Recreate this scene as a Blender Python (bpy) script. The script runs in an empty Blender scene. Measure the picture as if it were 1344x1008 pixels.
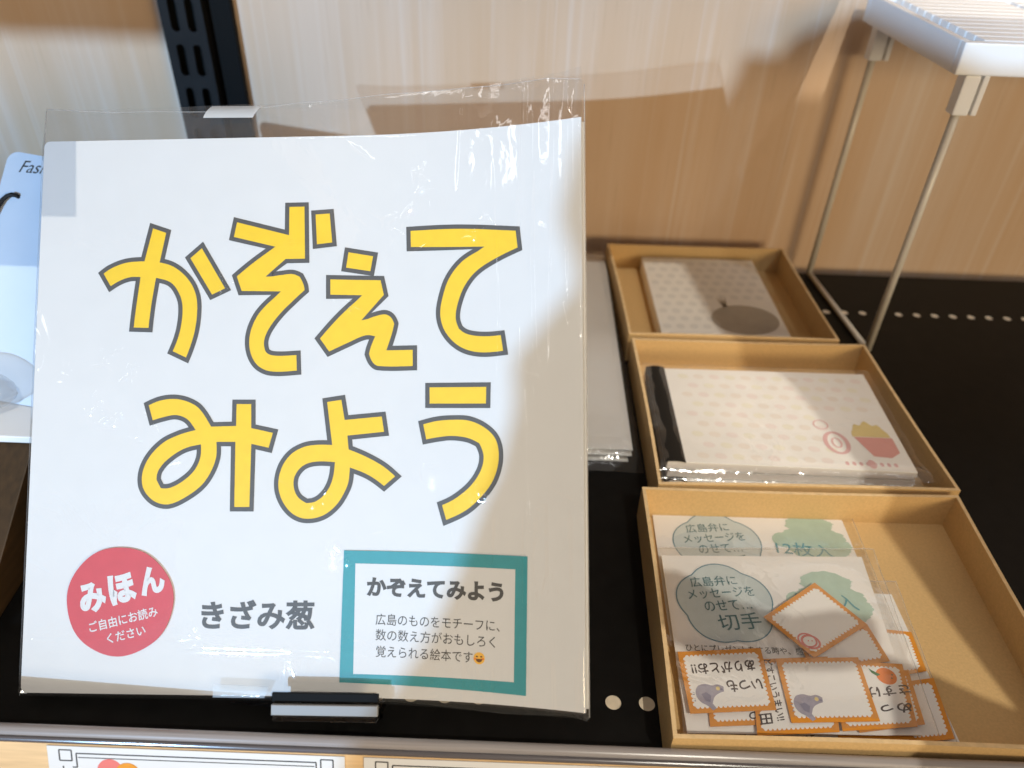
import bpy, bmesh, math, random
import numpy as np
from mathutils import Vector, Matrix, noise
from mathutils.geometry import tessellate_polygon
random.seed(7)
SC = bpy.context.scene
COL = SC.collection
H = 0.28                                   # camera height over the shelf (metres)

# ---------------------------------------------------------------- camera
PITCH, ROLL, FPX = math.radians(37.7), math.radians(2.2), 1035.0
FWD = np.array([0, math.cos(PITCH), -math.sin(PITCH)])
_r = np.array([1.0, 0, 0]); _u = np.cross(_r, FWD)
RGT = math.cos(ROLL) * _r + math.sin(ROLL) * _u
UP = -math.sin(ROLL) * _r + math.cos(ROLL) * _u
cam_d = bpy.data.cameras.new('camera'); cam = bpy.data.objects.new('camera', cam_d); COL.objects.link(cam)
cam.matrix_world = Matrix(((RGT[0], UP[0], -FWD[0], 0), (RGT[1], UP[1], -FWD[1], 0), (RGT[2], UP[2], -FWD[2], H), (0, 0, 0, 1)))
cam_d.sensor_width = 36; cam_d.lens = FPX / 1344 * 36
cam_d.clip_start = 0.01; cam_d.clip_end = 50
cam_d.dof.use_dof = True; cam_d.dof.focus_distance = 0.305; cam_d.dof.aperture_fstop = 9.0
SC.camera = cam

# ---------------------------------------------------------------- light
SC.view_settings.view_transform = 'Standard'
SC.view_settings.look = 'None'
SC.view_settings.exposure = 0.0
SC.view_settings.gamma = 1.0
SC.view_settings.use_curve_mapping = False
W = bpy.data.worlds.new('World'); SC.world = W; W.use_nodes = True
bg = W.node_tree.nodes['Background']; bg.inputs[0].default_value = (1.0, 0.88, 0.78, 1); bg.inputs[1].default_value = 0.27
SC.cycles.max_bounces = 12; SC.cycles.transparent_max_bounces = 24
SC.cycles.caustics_reflective = False; SC.cycles.caustics_refractive = False

def lamp(name, kind, loc, target, energy, color, **kw):
    d = bpy.data.lights.new(name, kind); d.energy = energy; d.color = color
    for k, v in kw.items(): setattr(d, k, v)
    o = bpy.data.objects.new(name, d); COL.objects.link(o); o.location = loc
    o.rotation_euler = (Vector(target) - Vector(loc)).to_track_quat('-Z', 'Y').to_euler()
    return o
# cool daylight-white shop spot, low from the front left
lamp('cool_spot', 'SPOT', (-1.206, -2.431, 0.8475), (-0.06, 0.4, 0.52), 425, (0.42, 0.68, 1.0), spot_size=math.radians(25), spot_blend=0.42, shadow_soft_size=0.012)
# warm ceiling downlight, front right and high
lamp('warm_spot', 'SPOT', (0.454, -0.80, 1.50), (0, 0.3, 0.0), 68, (1.0, 0.93, 0.79), spot_size=math.radians(60), spot_blend=0.4, shadow_soft_size=0.006)
# added warm fill from the front right, wide and soft
lamp('warm_fill', 'AREA', (1.5, -1.9, 0.60), (0.1, 0.4, 0.08), 36, (1.0, 0.78, 0.48), shape='RECTANGLE', size=0.9, size_y=0.6)
for tx, ty, tr in ((-0.35, -0.55, 0.2), (0.65, -1.35, 1.2), (0.55, -2.7, 0.1), (-2.5, -1.3, 1.4), (1.5, -0.5, 0.9), (-1.25, -0.35, 1.35)):  # overhead strips added for glints on the film and soft fill
    t_ = lamp('glint_strip', 'AREA', (tx, ty, 2.35), (tx, ty, 0), 1.5, (1.0, 1.0, 1.0), shape='RECTANGLE', size=1.2, size_y=0.07); t_.rotation_euler = (0, 0, tr)
lamp('tray_fill', 'SPOT', (0.10, -0.35, 1.60), (0.140, 0.345, 0.0), 58, (1.0, 0.90, 0.80), spot_size=math.radians(6.4), spot_blend=0.8, shadow_soft_size=0.06)  # narrow fill added to lift the notepads in the trays
lamp('rack_fill', 'SPOT', (0.95, -0.55, 1.65), (0.37, 0.43, 0.18), 44, (0.85, 0.93, 1.0), spot_size=math.radians(10), spot_blend=0.7, shadow_soft_size=0.05)  # narrow fill added to brighten the rack top

# ---------------------------------------------------------------- helpers
ORG = {}
def thing(name, label, cat, loc, group=None):
    o = bpy.data.objects.new(name, None); COL.objects.link(o); o.location = loc
    o.empty_display_size = 0.01
    o['label'] = label; o['category'] = cat
    if group: o['group'] = group
    ORG[o.name] = Vector(loc)
    return o

def obj(name, verts, faces, mats, parent=None, smooth=False, fmat=None, bevel=0, uv=None):
    """verts are world positions; the mesh is stored relative to its parent's origin"""
    org = ORG[parent.name] if parent is not None else Vector((0, 0, 0))
    me = bpy.data.meshes.new(name)
    me.from_pydata([tuple(Vector(v) - org) for v in verts], [], [tuple(f) for f in faces])
    for m in (mats if isinstance(mats, (list, tuple)) else [mats]): me.materials.append(m)
    if fmat: me.polygons.foreach_set('material_index', fmat)
    bm = bmesh.new(); bm.from_mesh(me)
    bmesh.ops.recalc_face_normals(bm, faces=bm.faces)
    if bevel:
        bmesh.ops.bevel(bm, geom=[e for e in bm.edges if len(e.link_faces) == 2 and e.calc_face_angle() > 0.5], offset=bevel, segments=2, profile=0.6, affect='EDGES')
    bm.to_mesh(me); bm.free()
    if smooth: me.polygons.foreach_set('use_smooth', [True] * len(me.polygons))
    me.update()
    o = bpy.data.objects.new(name, me); COL.objects.link(o)
    if parent is not None:
        o.parent = parent
        # parts live in their parent's local frame
    ORG[o.name] = org
    return o

def tagged(o, label, cat, group=None):
    o['label'] = label; o['category'] = cat
    if group: o['group'] = group
    return o
def structure(o): o['kind'] = 'structure'; return o

class MB:
    def __init__(s): s.v = []; s.f = []; s.m = []
    def add(s, v, f, mi=0):
        b = len(s.v); s.v += [tuple(x) for x in v]; s.f += [tuple(i + b for i in q) for q in f]; s.m += [mi] * len(f)
    def box(s, lo, hi, mi=0, fn=None):
        x0, y0, z0 = lo; x1, y1, z1 = hi
        v = [(x0, y0, z0), (x1, y0, z0), (x1, y1, z0), (x0, y1, z0), (x0, y0, z1), (x1, y0, z1), (x1, y1, z1), (x0, y1, z1)]
        if fn: v = [fn(*p) for p in v]
        s.add(v, [(3, 2, 1, 0), (4, 5, 6, 7), (0, 1, 5, 4), (1, 2, 6, 5), (2, 3, 7, 6), (3, 0, 4, 7)], mi)
    def prism(s, poly, z0, z1, fn, mi=0):
        n = len(poly); v = [fn(x, y, z0) for x, y in poly] + [fn(x, y, z1) for x, y in poly]
        t = tessellate_polygon([[Vector((x, y, 0)) for x, y in poly]])
        s.add(v, [tuple(q) for q in t] + [tuple(i + n for i in q) for q in t] + [(i, (i + 1) % n, (i + 1) % n + n, i + n) for i in range(n)], mi)
    def tube(s, pts, r, n=10, mi=0, caps=True):
        pts = [Vector(p) for p in pts]; rings = []
        for i, p in enumerate(pts):
            d = (pts[min(i + 1, len(pts) - 1)] - pts[max(i - 1, 0)]).normalized()
            a = d.orthogonal().normalized() if i == 0 else (rings_a - d * rings_a.dot(d)).normalized()
            rings_a = a; b = d.cross(a)
            rr = r[i] if isinstance(r, (list, tuple)) else r
            rings.append([p + (a * math.cos(t) + b * math.sin(t)) * rr for t in [2 * math.pi * k / n for k in range(n)]])
        v = [p for ring in rings for p in ring]; f = []
        for i in range(len(rings) - 1):
            for k in range(n):
                f.append((i * n + k, i * n + (k + 1) % n, (i + 1) * n + (k + 1) % n, (i + 1) * n + k))
        if caps: f.append(tuple(range(n - 1, -1, -1))); f.append(tuple((len(rings) - 1) * n + k for k in range(n)))
        s.add(v, f, mi)
    def build(s, name, mats, parent=None, **kw): return obj(name, s.v, s.f, mats, parent, fmat=s.m, **kw)

def crom(pts, closed=True, sub=6, corner=38):
    """smooth a traced outline, keeping sharp corners"""
    n = len(pts); P = [Vector((p[0], p[1])) for p in pts]; sharp = []
    for i in range(n):
        a = P[i] - P[i - 1]; b = P[(i + 1) % n] - P[i]
        sharp.append(abs(math.degrees(a.angle_signed(b))) > corner)
    out = []
    for i in range(n):
        p0, p1, p2, p3 = P[i - 1], P[i], P[(i + 1) % n], P[(i + 2) % n]
        out.append(p1)
        m1 = (p2 - p0) * 0.5 if not sharp[i] else None
        m2 = (p3 - p1) * 0.5 if not sharp[(i + 1) % n] else None
        if m1 is None and m2 is None: continue
        d = p2 - p1
        if m1 is None: m1 = d * 1.5 - m2 * 0.5
        if m2 is None: m2 = d * 1.5 - m1 * 0.5
        L = d.length
        m1 = m1.normalized() * L; m2 = m2.normalized() * L
        for k in range(1, sub):
            t = k / sub; h1 = 2*t**3 - 3*t*t + 1; h2 = t**3 - 2*t*t + t; h3 = -2*t**3 + 3*t*t; h4 = t**3 - t*t
            out.append(p1 * h1 + m1 * h2 + p2 * h3 + m2 * h4)
    return [(p.x, p.y) for p in out]

def fill2d(loops):
    flat = [p for l in loops for p in l]
    t = tessellate_polygon([[Vector((x, y, 0)) for x, y in l] for l in loops])
    return flat, [tuple(q) for q in t]

def ribbon2d(loop, w):
    n = len(loop); P = [Vector(p) for p in loop]; L, R2 = [], []
    for i in range(n):
        a = (P[i] - P[i - 1]).normalized(); b = (P[(i + 1) % n] - P[i]).normalized()
        na, nb = Vector((-a.y, a.x)), Vector((-b.y, b.x)); m = na + nb
        m = m.normalized() if m.length > 1e-5 else na
        k = w / 2 / max(0.45, m.dot(na))
        L.append(P[i] + m * k); R2.append(P[i] - m * k)
    v = [tuple(p) for p in L] + [tuple(p) for p in R2]
    return v, [(i, (i + 1) % n, (i + 1) % n + n, i + n) for i in range(n)]

def cut_grid(v, f, step):
    """cut a flat mesh along x so it can follow the bent cover"""
    bm = bmesh.new(); vs = [bm.verts.new((x, y, 0)) for x, y in v]
    for q in f:
        try: bm.faces.new([vs[i] for i in q])
        except ValueError: pass
    xs = [p[0] for p in v]; x = math.floor(min(xs) / step) * step
    while x < max(xs):
        if x > 0.112:
            bmesh.ops.bisect_plane(bm, geom=bm.verts[:] + bm.edges[:] + bm.faces[:], plane_co=(x, 0, 0), plane_no=(1, 0, 0))
        x += step
    bm.verts.index_update()
    vv = [(p.co.x, p.co.y) for p in bm.verts]; ff = [[p.index for p in q.verts] for q in bm.faces]
    bm.free(); return vv, ff

_tx = {}
def text2d(body, bold=0.0, shear=0.0):
    """flat outline of a line of writing, normalised to its own bounding box: (verts, faces, aspect)"""
    key = (body, bold, shear)
    if key in _tx: return _tx[key]
    cu = bpy.data.curves.new('lettering', 'FONT'); cu.body = body; cu.fill_mode = 'FRONT'; cu.shear = shear
    cu.resolution_u = 4
    o = bpy.data.objects.new('lettering', cu); COL.objects.link(o)
    bpy.context.view_layer.update()
    me = bpy.data.meshes.new_from_object(o.evaluated_get(bpy.context.evaluated_depsgraph_get()))
    v = [(p.co.x, p.co.y) for p in me.vertices]; f = [tuple(p.vertices) for p in me.polygons]
    nplain = (len(v), len(f))
    if bold:                                          # heavier strokes: a ribbon along every outline
        eds = {}
        for q in f:
            for a, b in zip(q, q[1:] + q[:1]): eds[(a, b)] = 1
        nx = {a: b for (a, b) in eds if (b, a) not in eds}
        base = list(v); seen = set(); k_ = 0
        for s0 in list(nx):
            if s0 in seen: continue
            loop, cur = [], s0
            while cur not in seen and cur in nx: seen.add(cur); loop.append(cur); cur = nx[cur]
            pts = []
            for i in loop:
                if not pts or math.hypot(base[i][0] - pts[-1][0], base[i][1] - pts[-1][1]) > 0.004: pts.append(Vector(base[i]))
            n = len(pts)
            if n < 3: continue
            out = []
            for i in range(n):
                d1 = (pts[i] - pts[i - 1]).normalized(); d2 = (pts[(i + 1) % n] - pts[i]).normalized()
                n1, n2 = Vector((d1.y, -d1.x)), Vector((d2.y, -d2.x)); m = n1 + n2
                m = m.normalized() if m.length > 1e-4 else n1
                out.append(pts[i] + m * bold / max(0.6, m.dot(n1)))
            o0 = len(v); v += [tuple(p) for p in pts] + [tuple(p) for p in out]
            f += [(o0 + i, o0 + (i + 1) % n, o0 + (i + 1) % n + n, o0 + i + n) for i in range(n)]
    bpy.data.objects.remove(o); bpy.data.curves.remove(cu); bpy.data.meshes.remove(me)
    xs = [p[0] for p in v]; ys = [p[1] for p in v]; w = max(xs) - min(xs); h = max(ys) - min(ys)
    cx, cy = (max(xs) + min(xs)) / 2, (max(ys) + min(ys)) / 2
    r = ([((x - cx) / w, (y - cy) / h) for x, y in v], f, h / w, nplain); _tx[key] = r
    return r
def text_mb(mb, body, c, w, h=None, rot=0.0, bold=0.0, fn=None, off=0.0, mi=0, cut=None, shear=0.0, skew=0.0):
    """c centre, w,h size in the map's 2D units (y grows upward on the page), fn(x,y,off)->world"""
    v, f, asp, (nv, nf) = text2d(body, bold, shear); h = h or w * asp
    ca, sa = math.cos(rot), math.sin(rot); q = []
    for x, y in v:
        X, Y = x * w, y * h; X += skew * Y
        q.append((c[0] + X * ca - Y * sa, c[1] + X * sa + Y * ca))
    parts_ = [(q[:nv], f[:nf], 0.0)]
    if len(q) > nv: parts_.append((q[nv:], [tuple(i - nv for i in k) for k in f[nf:]], 0.00003))
    for qq, kk, do in parts_:
        if cut: qq, kk = cut_grid(qq, kk, cut)
        mb.add([fn(x, y, off + do) for x, y in qq], kk, mi)

# ---------------------------------------------------------------- materials
def M(name, col, rough=0.6, spec=0.5, var=0.0, vscale=40, bump=0.0, bscale=300, metallic=0.0, stretch=None):
    m = bpy.data.materials.new(name); m.use_nodes = True; nt = m.node_tree; b = nt.nodes['Principled BSDF']
    b.inputs['Base Color'].default_value = (*col, 1); b.inputs['Roughness'].default_value = rough
    b.inputs['Specular IOR Level'].default_value = spec; b.inputs['Metallic'].default_value = metallic
    tc = nt.nodes.new('ShaderNodeTexCoord'); co = tc.outputs['Object']
    if stretch:
        mp = nt.nodes.new('ShaderNodeMapping'); mp.inputs['Scale'].default_value = stretch; nt.links.new(co, mp.inputs[0]); co = mp.outputs[0]
    if var:
        n = nt.nodes.new('ShaderNodeTexNoise'); n.inputs['Scale'].default_value = vscale; n.inputs['Detail'].default_value = 6; nt.links.new(co, n.inputs['Vector'])
        r = nt.nodes.new('ShaderNodeValToRGB'); nt.links.new(n.outputs['Fac'], r.inputs[0])
        r.color_ramp.elements[0].position = 0.3; r.color_ramp.elements[1].position = 0.7
        r.color_ramp.elements[0].color = (*[c * (1 - var) for c in col], 1); r.color_ramp.elements[1].color = (*[min(1, c * (1 + var)) for c in col], 1)
        nt.links.new(r.outputs[0], b.inputs['Base Color'])
    if bump:
        n2 = nt.nodes.new('ShaderNodeTexNoise'); n2.inputs['Scale'].default_value = bscale; n2.inputs['Detail'].default_value = 4; nt.links.new(co, n2.inputs['Vector'])
        bp = nt.nodes.new('ShaderNodeBump'); bp.inputs['Strength'].default_value = bump; bp.inputs['Distance'].default_value = 0.0005
        nt.links.new(n2.outputs['Fac'], bp.inputs['Height']); nt.links.new(bp.outputs[0], b.inputs['Normal'])
    return m

def film_mat(name, tint=(0.96, 0.965, 0.97), rough=0.06, bump=0.25, bscale=60, haze=0.03, ior=1.5, dist=0.001, boost=1.0, base=0.075):
    m = bpy.data.materials.new(name); m.use_nodes = True; nt = m.node_tree; N = nt.nodes; L = nt.links
    N.remove(N['Principled BSDF']); out = N['Material Output']
    tr = N.new('ShaderNodeBsdfTransparent'); tr.inputs[0].default_value = (*tint, 1)
    df = N.new('ShaderNodeBsdfDiffuse'); df.inputs[0].default_value = (0.8, 0.8, 0.8, 1)
    gl = N.new('ShaderNodeBsdfGlossy'); gl.inputs['Roughness'].default_value = rough; gl.inputs[0].default_value = (1, 1, 1, 1)
    # Schlick reflectance of a thin two-sided film
    fc_ = N.new('ShaderNodeLayerWeight'); pw = N.new('ShaderNodeMath'); pw.operation = 'POWER'; pw.inputs[1].default_value = 5.0
    L.new(fc_.outputs['Facing'], pw.inputs[0]); fr = N.new('ShaderNodeMath'); fr.operation = 'MULTIPLY_ADD'; fr.inputs[1].default_value = 0.85; fr.inputs[2].default_value = base
    L.new(pw.outputs[0], fr.inputs[0])
    m1 = N.new('ShaderNodeMixShader'); m1.inputs[0].default_value = haze
    L.new(tr.outputs[0], m1.inputs[1]); L.new(df.outputs[0], m1.inputs[2])
    m2 = N.new('ShaderNodeMixShader'); mu = N.new('ShaderNodeMath'); mu.operation = 'MULTIPLY'; mu.inputs[1].default_value = boost
    L.new(fr.outputs[0], mu.inputs[0]); L.new(mu.outputs[0], m2.inputs[0])
    L.new(m1.outputs[0], m2.inputs[1]); L.new(gl.outputs[0], m2.inputs[2]); L.new(m2.outputs[0], out.inputs[0])
    tc = N.new('ShaderNodeTexCoord')
    n = N.new('ShaderNodeTexNoise'); n.inputs['Scale'].default_value = bscale; n.inputs['Detail'].default_value = 3; n.inputs['Distortion'].default_value = 0.8
    L.new(tc.outputs['Object'], n.inputs['Vector'])
    bp = N.new('ShaderNodeBump'); bp.inputs['Strength'].default_value = bump; bp.inputs['Distance'].default_value = dist
    L.new(n.outputs['Fac'], bp.inputs['Height']); L.new(bp.outputs[0], gl.inputs['Normal'])
    return m

def wood_mat(name, light, dark, pale, sx=26.0, sz=1.4, seed=0.0, rough=0.42):
    m = bpy.data.materials.new(name); m.use_nodes = True; nt = m.node_tree; N = nt.nodes; L = nt.links; b = N['Principled BSDF']
    b.inputs['Roughness'].default_value = rough; b.inputs['Specular IOR Level'].default_value = 0.35
    tc = N.new('ShaderNodeTexCoord')
    def nz(scale, det, dis, off=0.0):
        mp = N.new('ShaderNodeMapping'); mp.inputs['Scale'].default_value = scale; mp.inputs['Location'].default_value = (seed + off, off, off)
        L.new(tc.outputs['Object'], mp.inputs[0])
        n = N.new('ShaderNodeTexNoise'); n.inputs['Scale'].default_value = 1.0; n.inputs['Detail'].default_value = det; n.inputs['Distortion'].default_value = dis
        L.new(mp.outputs[0], n.inputs['Vector']); return n.outputs['Fac']
    def ramp(fac, stops):
        r = N.new('ShaderNodeValToRGB'); L.new(fac, r.inputs[0])
        e = r.color_ramp.elements; e[0].position, e[0].color = stops[0][0], (*stops[0][1], 1); e[1].position, e[1].color = stops[-1][0], (*stops[-1][1], 1)
        for p, c in stops[1:-1]: x = e.new(p); x.color = (*c, 1)
        return r.outputs[0]
    def mix(fac, a, c, k=1.0):
        x = N.new('ShaderNodeMix'); x.data_type = 'RGBA'
        if isinstance(fac, float): x.inputs[0].default_value = fac
        else:
            mm = N.new('ShaderNodeMath'); mm.operation = 'MULTIPLY'; mm.inputs[1].default_value = k; L.new(fac, mm.inputs[0]); L.new(mm.outputs[0], x.inputs[0])
        L.new(a, x.inputs[6]); L.new(c, x.inputs[7]); return x.outputs[2]
    broad = ramp(nz((sx * 0.45, 1, sz), 3, 1.2), [(0.32, dark), (0.5, light), (0.68, pale)])
    fine = ramp(nz((sx * 4, 1, sz * 1.8), 4, 0.5, 3.1), [(0.30, dark), (0.55, light), (0.75, pale)])
    c = mix(0.42, broad, fine)
    streak = ramp(nz((sx * 9, 1, sz * 2.2), 3, 0.2, 7.7), [(0.56, (0, 0, 0)), (0.72, (1, 1, 1))])
    sm = N.new('ShaderNodeRGB'); sm.outputs[0].default_value = (*pale, 1)
    c = mix(streak, c, sm.outputs[0], 0.48)
    # pores: short dark dashes along the grain
    pore = ramp(nz((sx * 26, 1, sz * 18), 2, 0.0, 1.3), [(0.62, (0, 0, 0)), (0.74, (1, 1, 1))])
    dk = N.new('ShaderNodeRGB'); dk.outputs[0].default_value = (*[d * 0.75 for d in dark], 1)
    c = mix(pore, c, dk.outputs[0], 0.22)
    L.new(c, b.inputs['Base Color'])
    return m

white_paper = M('white_paper', (0.64, 0.64, 0.642), 0.5, 0.4, var=0.012, vscale=90, bump=0.05, bscale=900)
page_paper = M('page_paper', (0.72, 0.70, 0.67), 0.7, 0.3, var=0.05, vscale=300, stretch=(1, 1, 8))
ink_grey = M('grey_ink', (0.062, 0.062, 0.062), 0.5, 0.4, var=0.08, vscale=400)
ink_yellow = M('yellow_ink', (0.82, 0.53, 0.008), 0.5, 0.4, var=0.035, vscale=250)
ink_dark = M('dark_ink', (0.05, 0.048, 0.045), 0.55, 0.4)
ink_brown = M('brown_black_ink', (0.045, 0.03, 0.03), 0.6, 0.3)
red_paper = M('red_paper', (0.54, 0.048, 0.06), 0.5, 0.4, var=0.04, vscale=200)
teal_ink = M('teal_ink', (0.022, 0.27, 0.31), 0.5, 0.4, var=0.04, vscale=300)
card_white = M('white_card', (0.82, 0.81, 0.80), 0.55, 0.4, var=0.015, vscale=120)
kraft = M('kraft_board', (0.60, 0.405, 0.185), 0.65, 0.3, var=0.07, vscale=900, bump=0.2, bscale=1200)
kraft_edge = M('kraft_edge', (0.68, 0.50, 0.28), 0.7, 0.2, var=0.1, vscale=300)
black_metal = M('black_painted_steel', (0.004, 0.0038, 0.0035), 0.5, 0.14, var=0.3, vscale=120, bump=0.05, bscale=1500)
post_black = M('black_upright_paint', (0.010, 0.010, 0.011), 0.5, 0.15, var=0.2, vscale=60)
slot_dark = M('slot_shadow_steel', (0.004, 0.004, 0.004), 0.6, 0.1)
hole_pale = M('pale_board_under_holes', (0.74, 0.63, 0.47), 0.6, 0.3, var=0.1, vscale=300)
wall_wood = wood_mat('pale_wood_laminate', (0.63, 0.46, 0.325), (0.585, 0.395, 0.245), (0.70, 0.60, 0.53))
strip_wood = M('light_wood_strip', (0.66, 0.45, 0.24), 0.5, 0.4, var=0.12, vscale=14, stretch=(3, 40, 40))
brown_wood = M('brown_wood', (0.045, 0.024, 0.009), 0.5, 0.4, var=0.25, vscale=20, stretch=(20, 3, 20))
tan_wood = M('tan_wood', (0.46, 0.29, 0.14), 0.5, 0.4, var=0.2, vscale=60)
white_metal = M('white_coated_metal', (0.78, 0.76, 0.72), 0.35, 0.5, var=0.02, vscale=50)
white_plastic = M('white_plastic', (0.80, 0.80, 0.80), 0.4, 0.5)
wire_metal = M('cream_coated_wire', (0.60, 0.56, 0.49), 0.28, 0.5)
rail_grey = M('grey_clear_plastic_rail', (0.27, 0.25, 0.25), 0.2, 0.5, var=0.1, vscale=30, stretch=(1, 60, 60))
rail_dark = M('smoky_plastic_rail', (0.10, 0.092, 0.10), 0.16, 0.6, var=0.15, vscale=30, stretch=(1, 60, 60))
orange_ink = M('orange_ink', (0.66, 0.26, 0.022), 0.5, 0.4, var=0.06, vscale=300)
bubble_blue = M('pale_blue_ink', (0.55, 0.63, 0.65), 0.55, 0.3, var=0.03, vscale=200)
line_blue = M('blue_line_ink', (0.10, 0.24, 0.32), 0.55, 0.3)
text_teal = M('dark_teal_ink', (0.055, 0.17, 0.20), 0.55, 0.3)
map_green = M('pale_green_ink', (0.40, 0.55, 0.47), 0.55, 0.3, var=0.05, vscale=200)
bird_grey = M('lavender_grey_ink', (0.34, 0.32, 0.40), 0.55, 0.3, var=0.1, vscale=400)
bird_dark = M('darker_lavender_ink', (0.22, 0.21, 0.30), 0.55, 0.3)
fruit_orange = M('mandarin_orange_ink', (0.78, 0.20, 0.02), 0.55, 0.3)
leaf_green = M('leaf_green_ink', (0.04, 0.17, 0.06), 0.55, 0.3)
pink_ink = M('faded_pink_ink', (0.72, 0.44, 0.44), 0.55, 0.3)
red_ink = M('soft_red_ink', (0.66, 0.17, 0.15), 0.55, 0.3)
yellow_soft = M('soft_yellow_ink', (0.72, 0.58, 0.26), 0.55, 0.3)
grey_soft = M('soft_grey_ink', (0.36, 0.33, 0.29), 0.55, 0.3, var=0.06, vscale=200)
pad_paper = M('cream_patterned_paper', (0.86, 0.84, 0.81), 0.55, 0.35, var=0.02, vscale=100)
pattern_ink = M('faint_peach_ink', (0.82, 0.76, 0.70), 0.55, 0.35)
pattern_grey = M('faint_grey_ink', (0.74, 0.73, 0.715), 0.55, 0.35)
spine_black = M('black_binding_tape', (0.014, 0.013, 0.012), 0.5, 0.15)
cord_black = M('black_cord', (0.012, 0.012, 0.012), 0.6, 0.3)
emoji_yellow = M('emoji_yellow_ink', (0.82, 0.46, 0.06), 0.5, 0.3)
emoji_brown = M('emoji_brown_ink', (0.14, 0.05, 0.01), 0.5, 0.3)
bag_film = film_mat('clear_bag_film', tint=(0.968, 0.967, 0.965), rough=0.05, bump=0.3, bscale=50, haze=0.025, base=0.07)
bag_back = film_mat('clear_bag_back_film', tint=(0.958, 0.956, 0.953), rough=0.06, bump=0.3, bscale=45, haze=0.025, base=0.06)
sleeve_film = film_mat('clear_sleeve_film', tint=(0.985, 0.985, 0.98), rough=0.08, bump=0.7, bscale=80, haze=0.025, base=0.085)
tape_film = film_mat('frosted_tape_film', tint=(0.88, 0.87, 0.85), rough=0.38, bump=0.1, haze=0.18, base=0.02)
acrylic = bpy.data.materials.new('clear_acrylic'); acrylic.use_nodes = True
_b = acrylic.node_tree.nodes['Principled BSDF']; _b.inputs['Transmission Weight'].default_value = 1.0; _b.inputs['Roughness'].default_value = 0.03; _b.inputs['IOR'].default_value = 1.49; _b.inputs['Base Color'].default_value = (0.97, 0.98, 0.98, 1)
lip_plastic = M('clear_lip_plastic', (0.22, 0.215, 0.21), 0.4, 0.3)
pouch_film = film_mat('clear_pouch_film', tint=(0.9, 0.9, 0.9), rough=0.1, bump=0.6, bscale=90, haze=0.10)
white_tape = film_mat('white_tape_film', tint=(0.8, 0.8, 0.8), rough=0.35, bump=0.1, haze=0.5, base=0.03)
pale_blue_card = M('pale_blue_card', (0.55, 0.64, 0.76), 0.45, 0.4, var=0.02, vscale=60)
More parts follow.
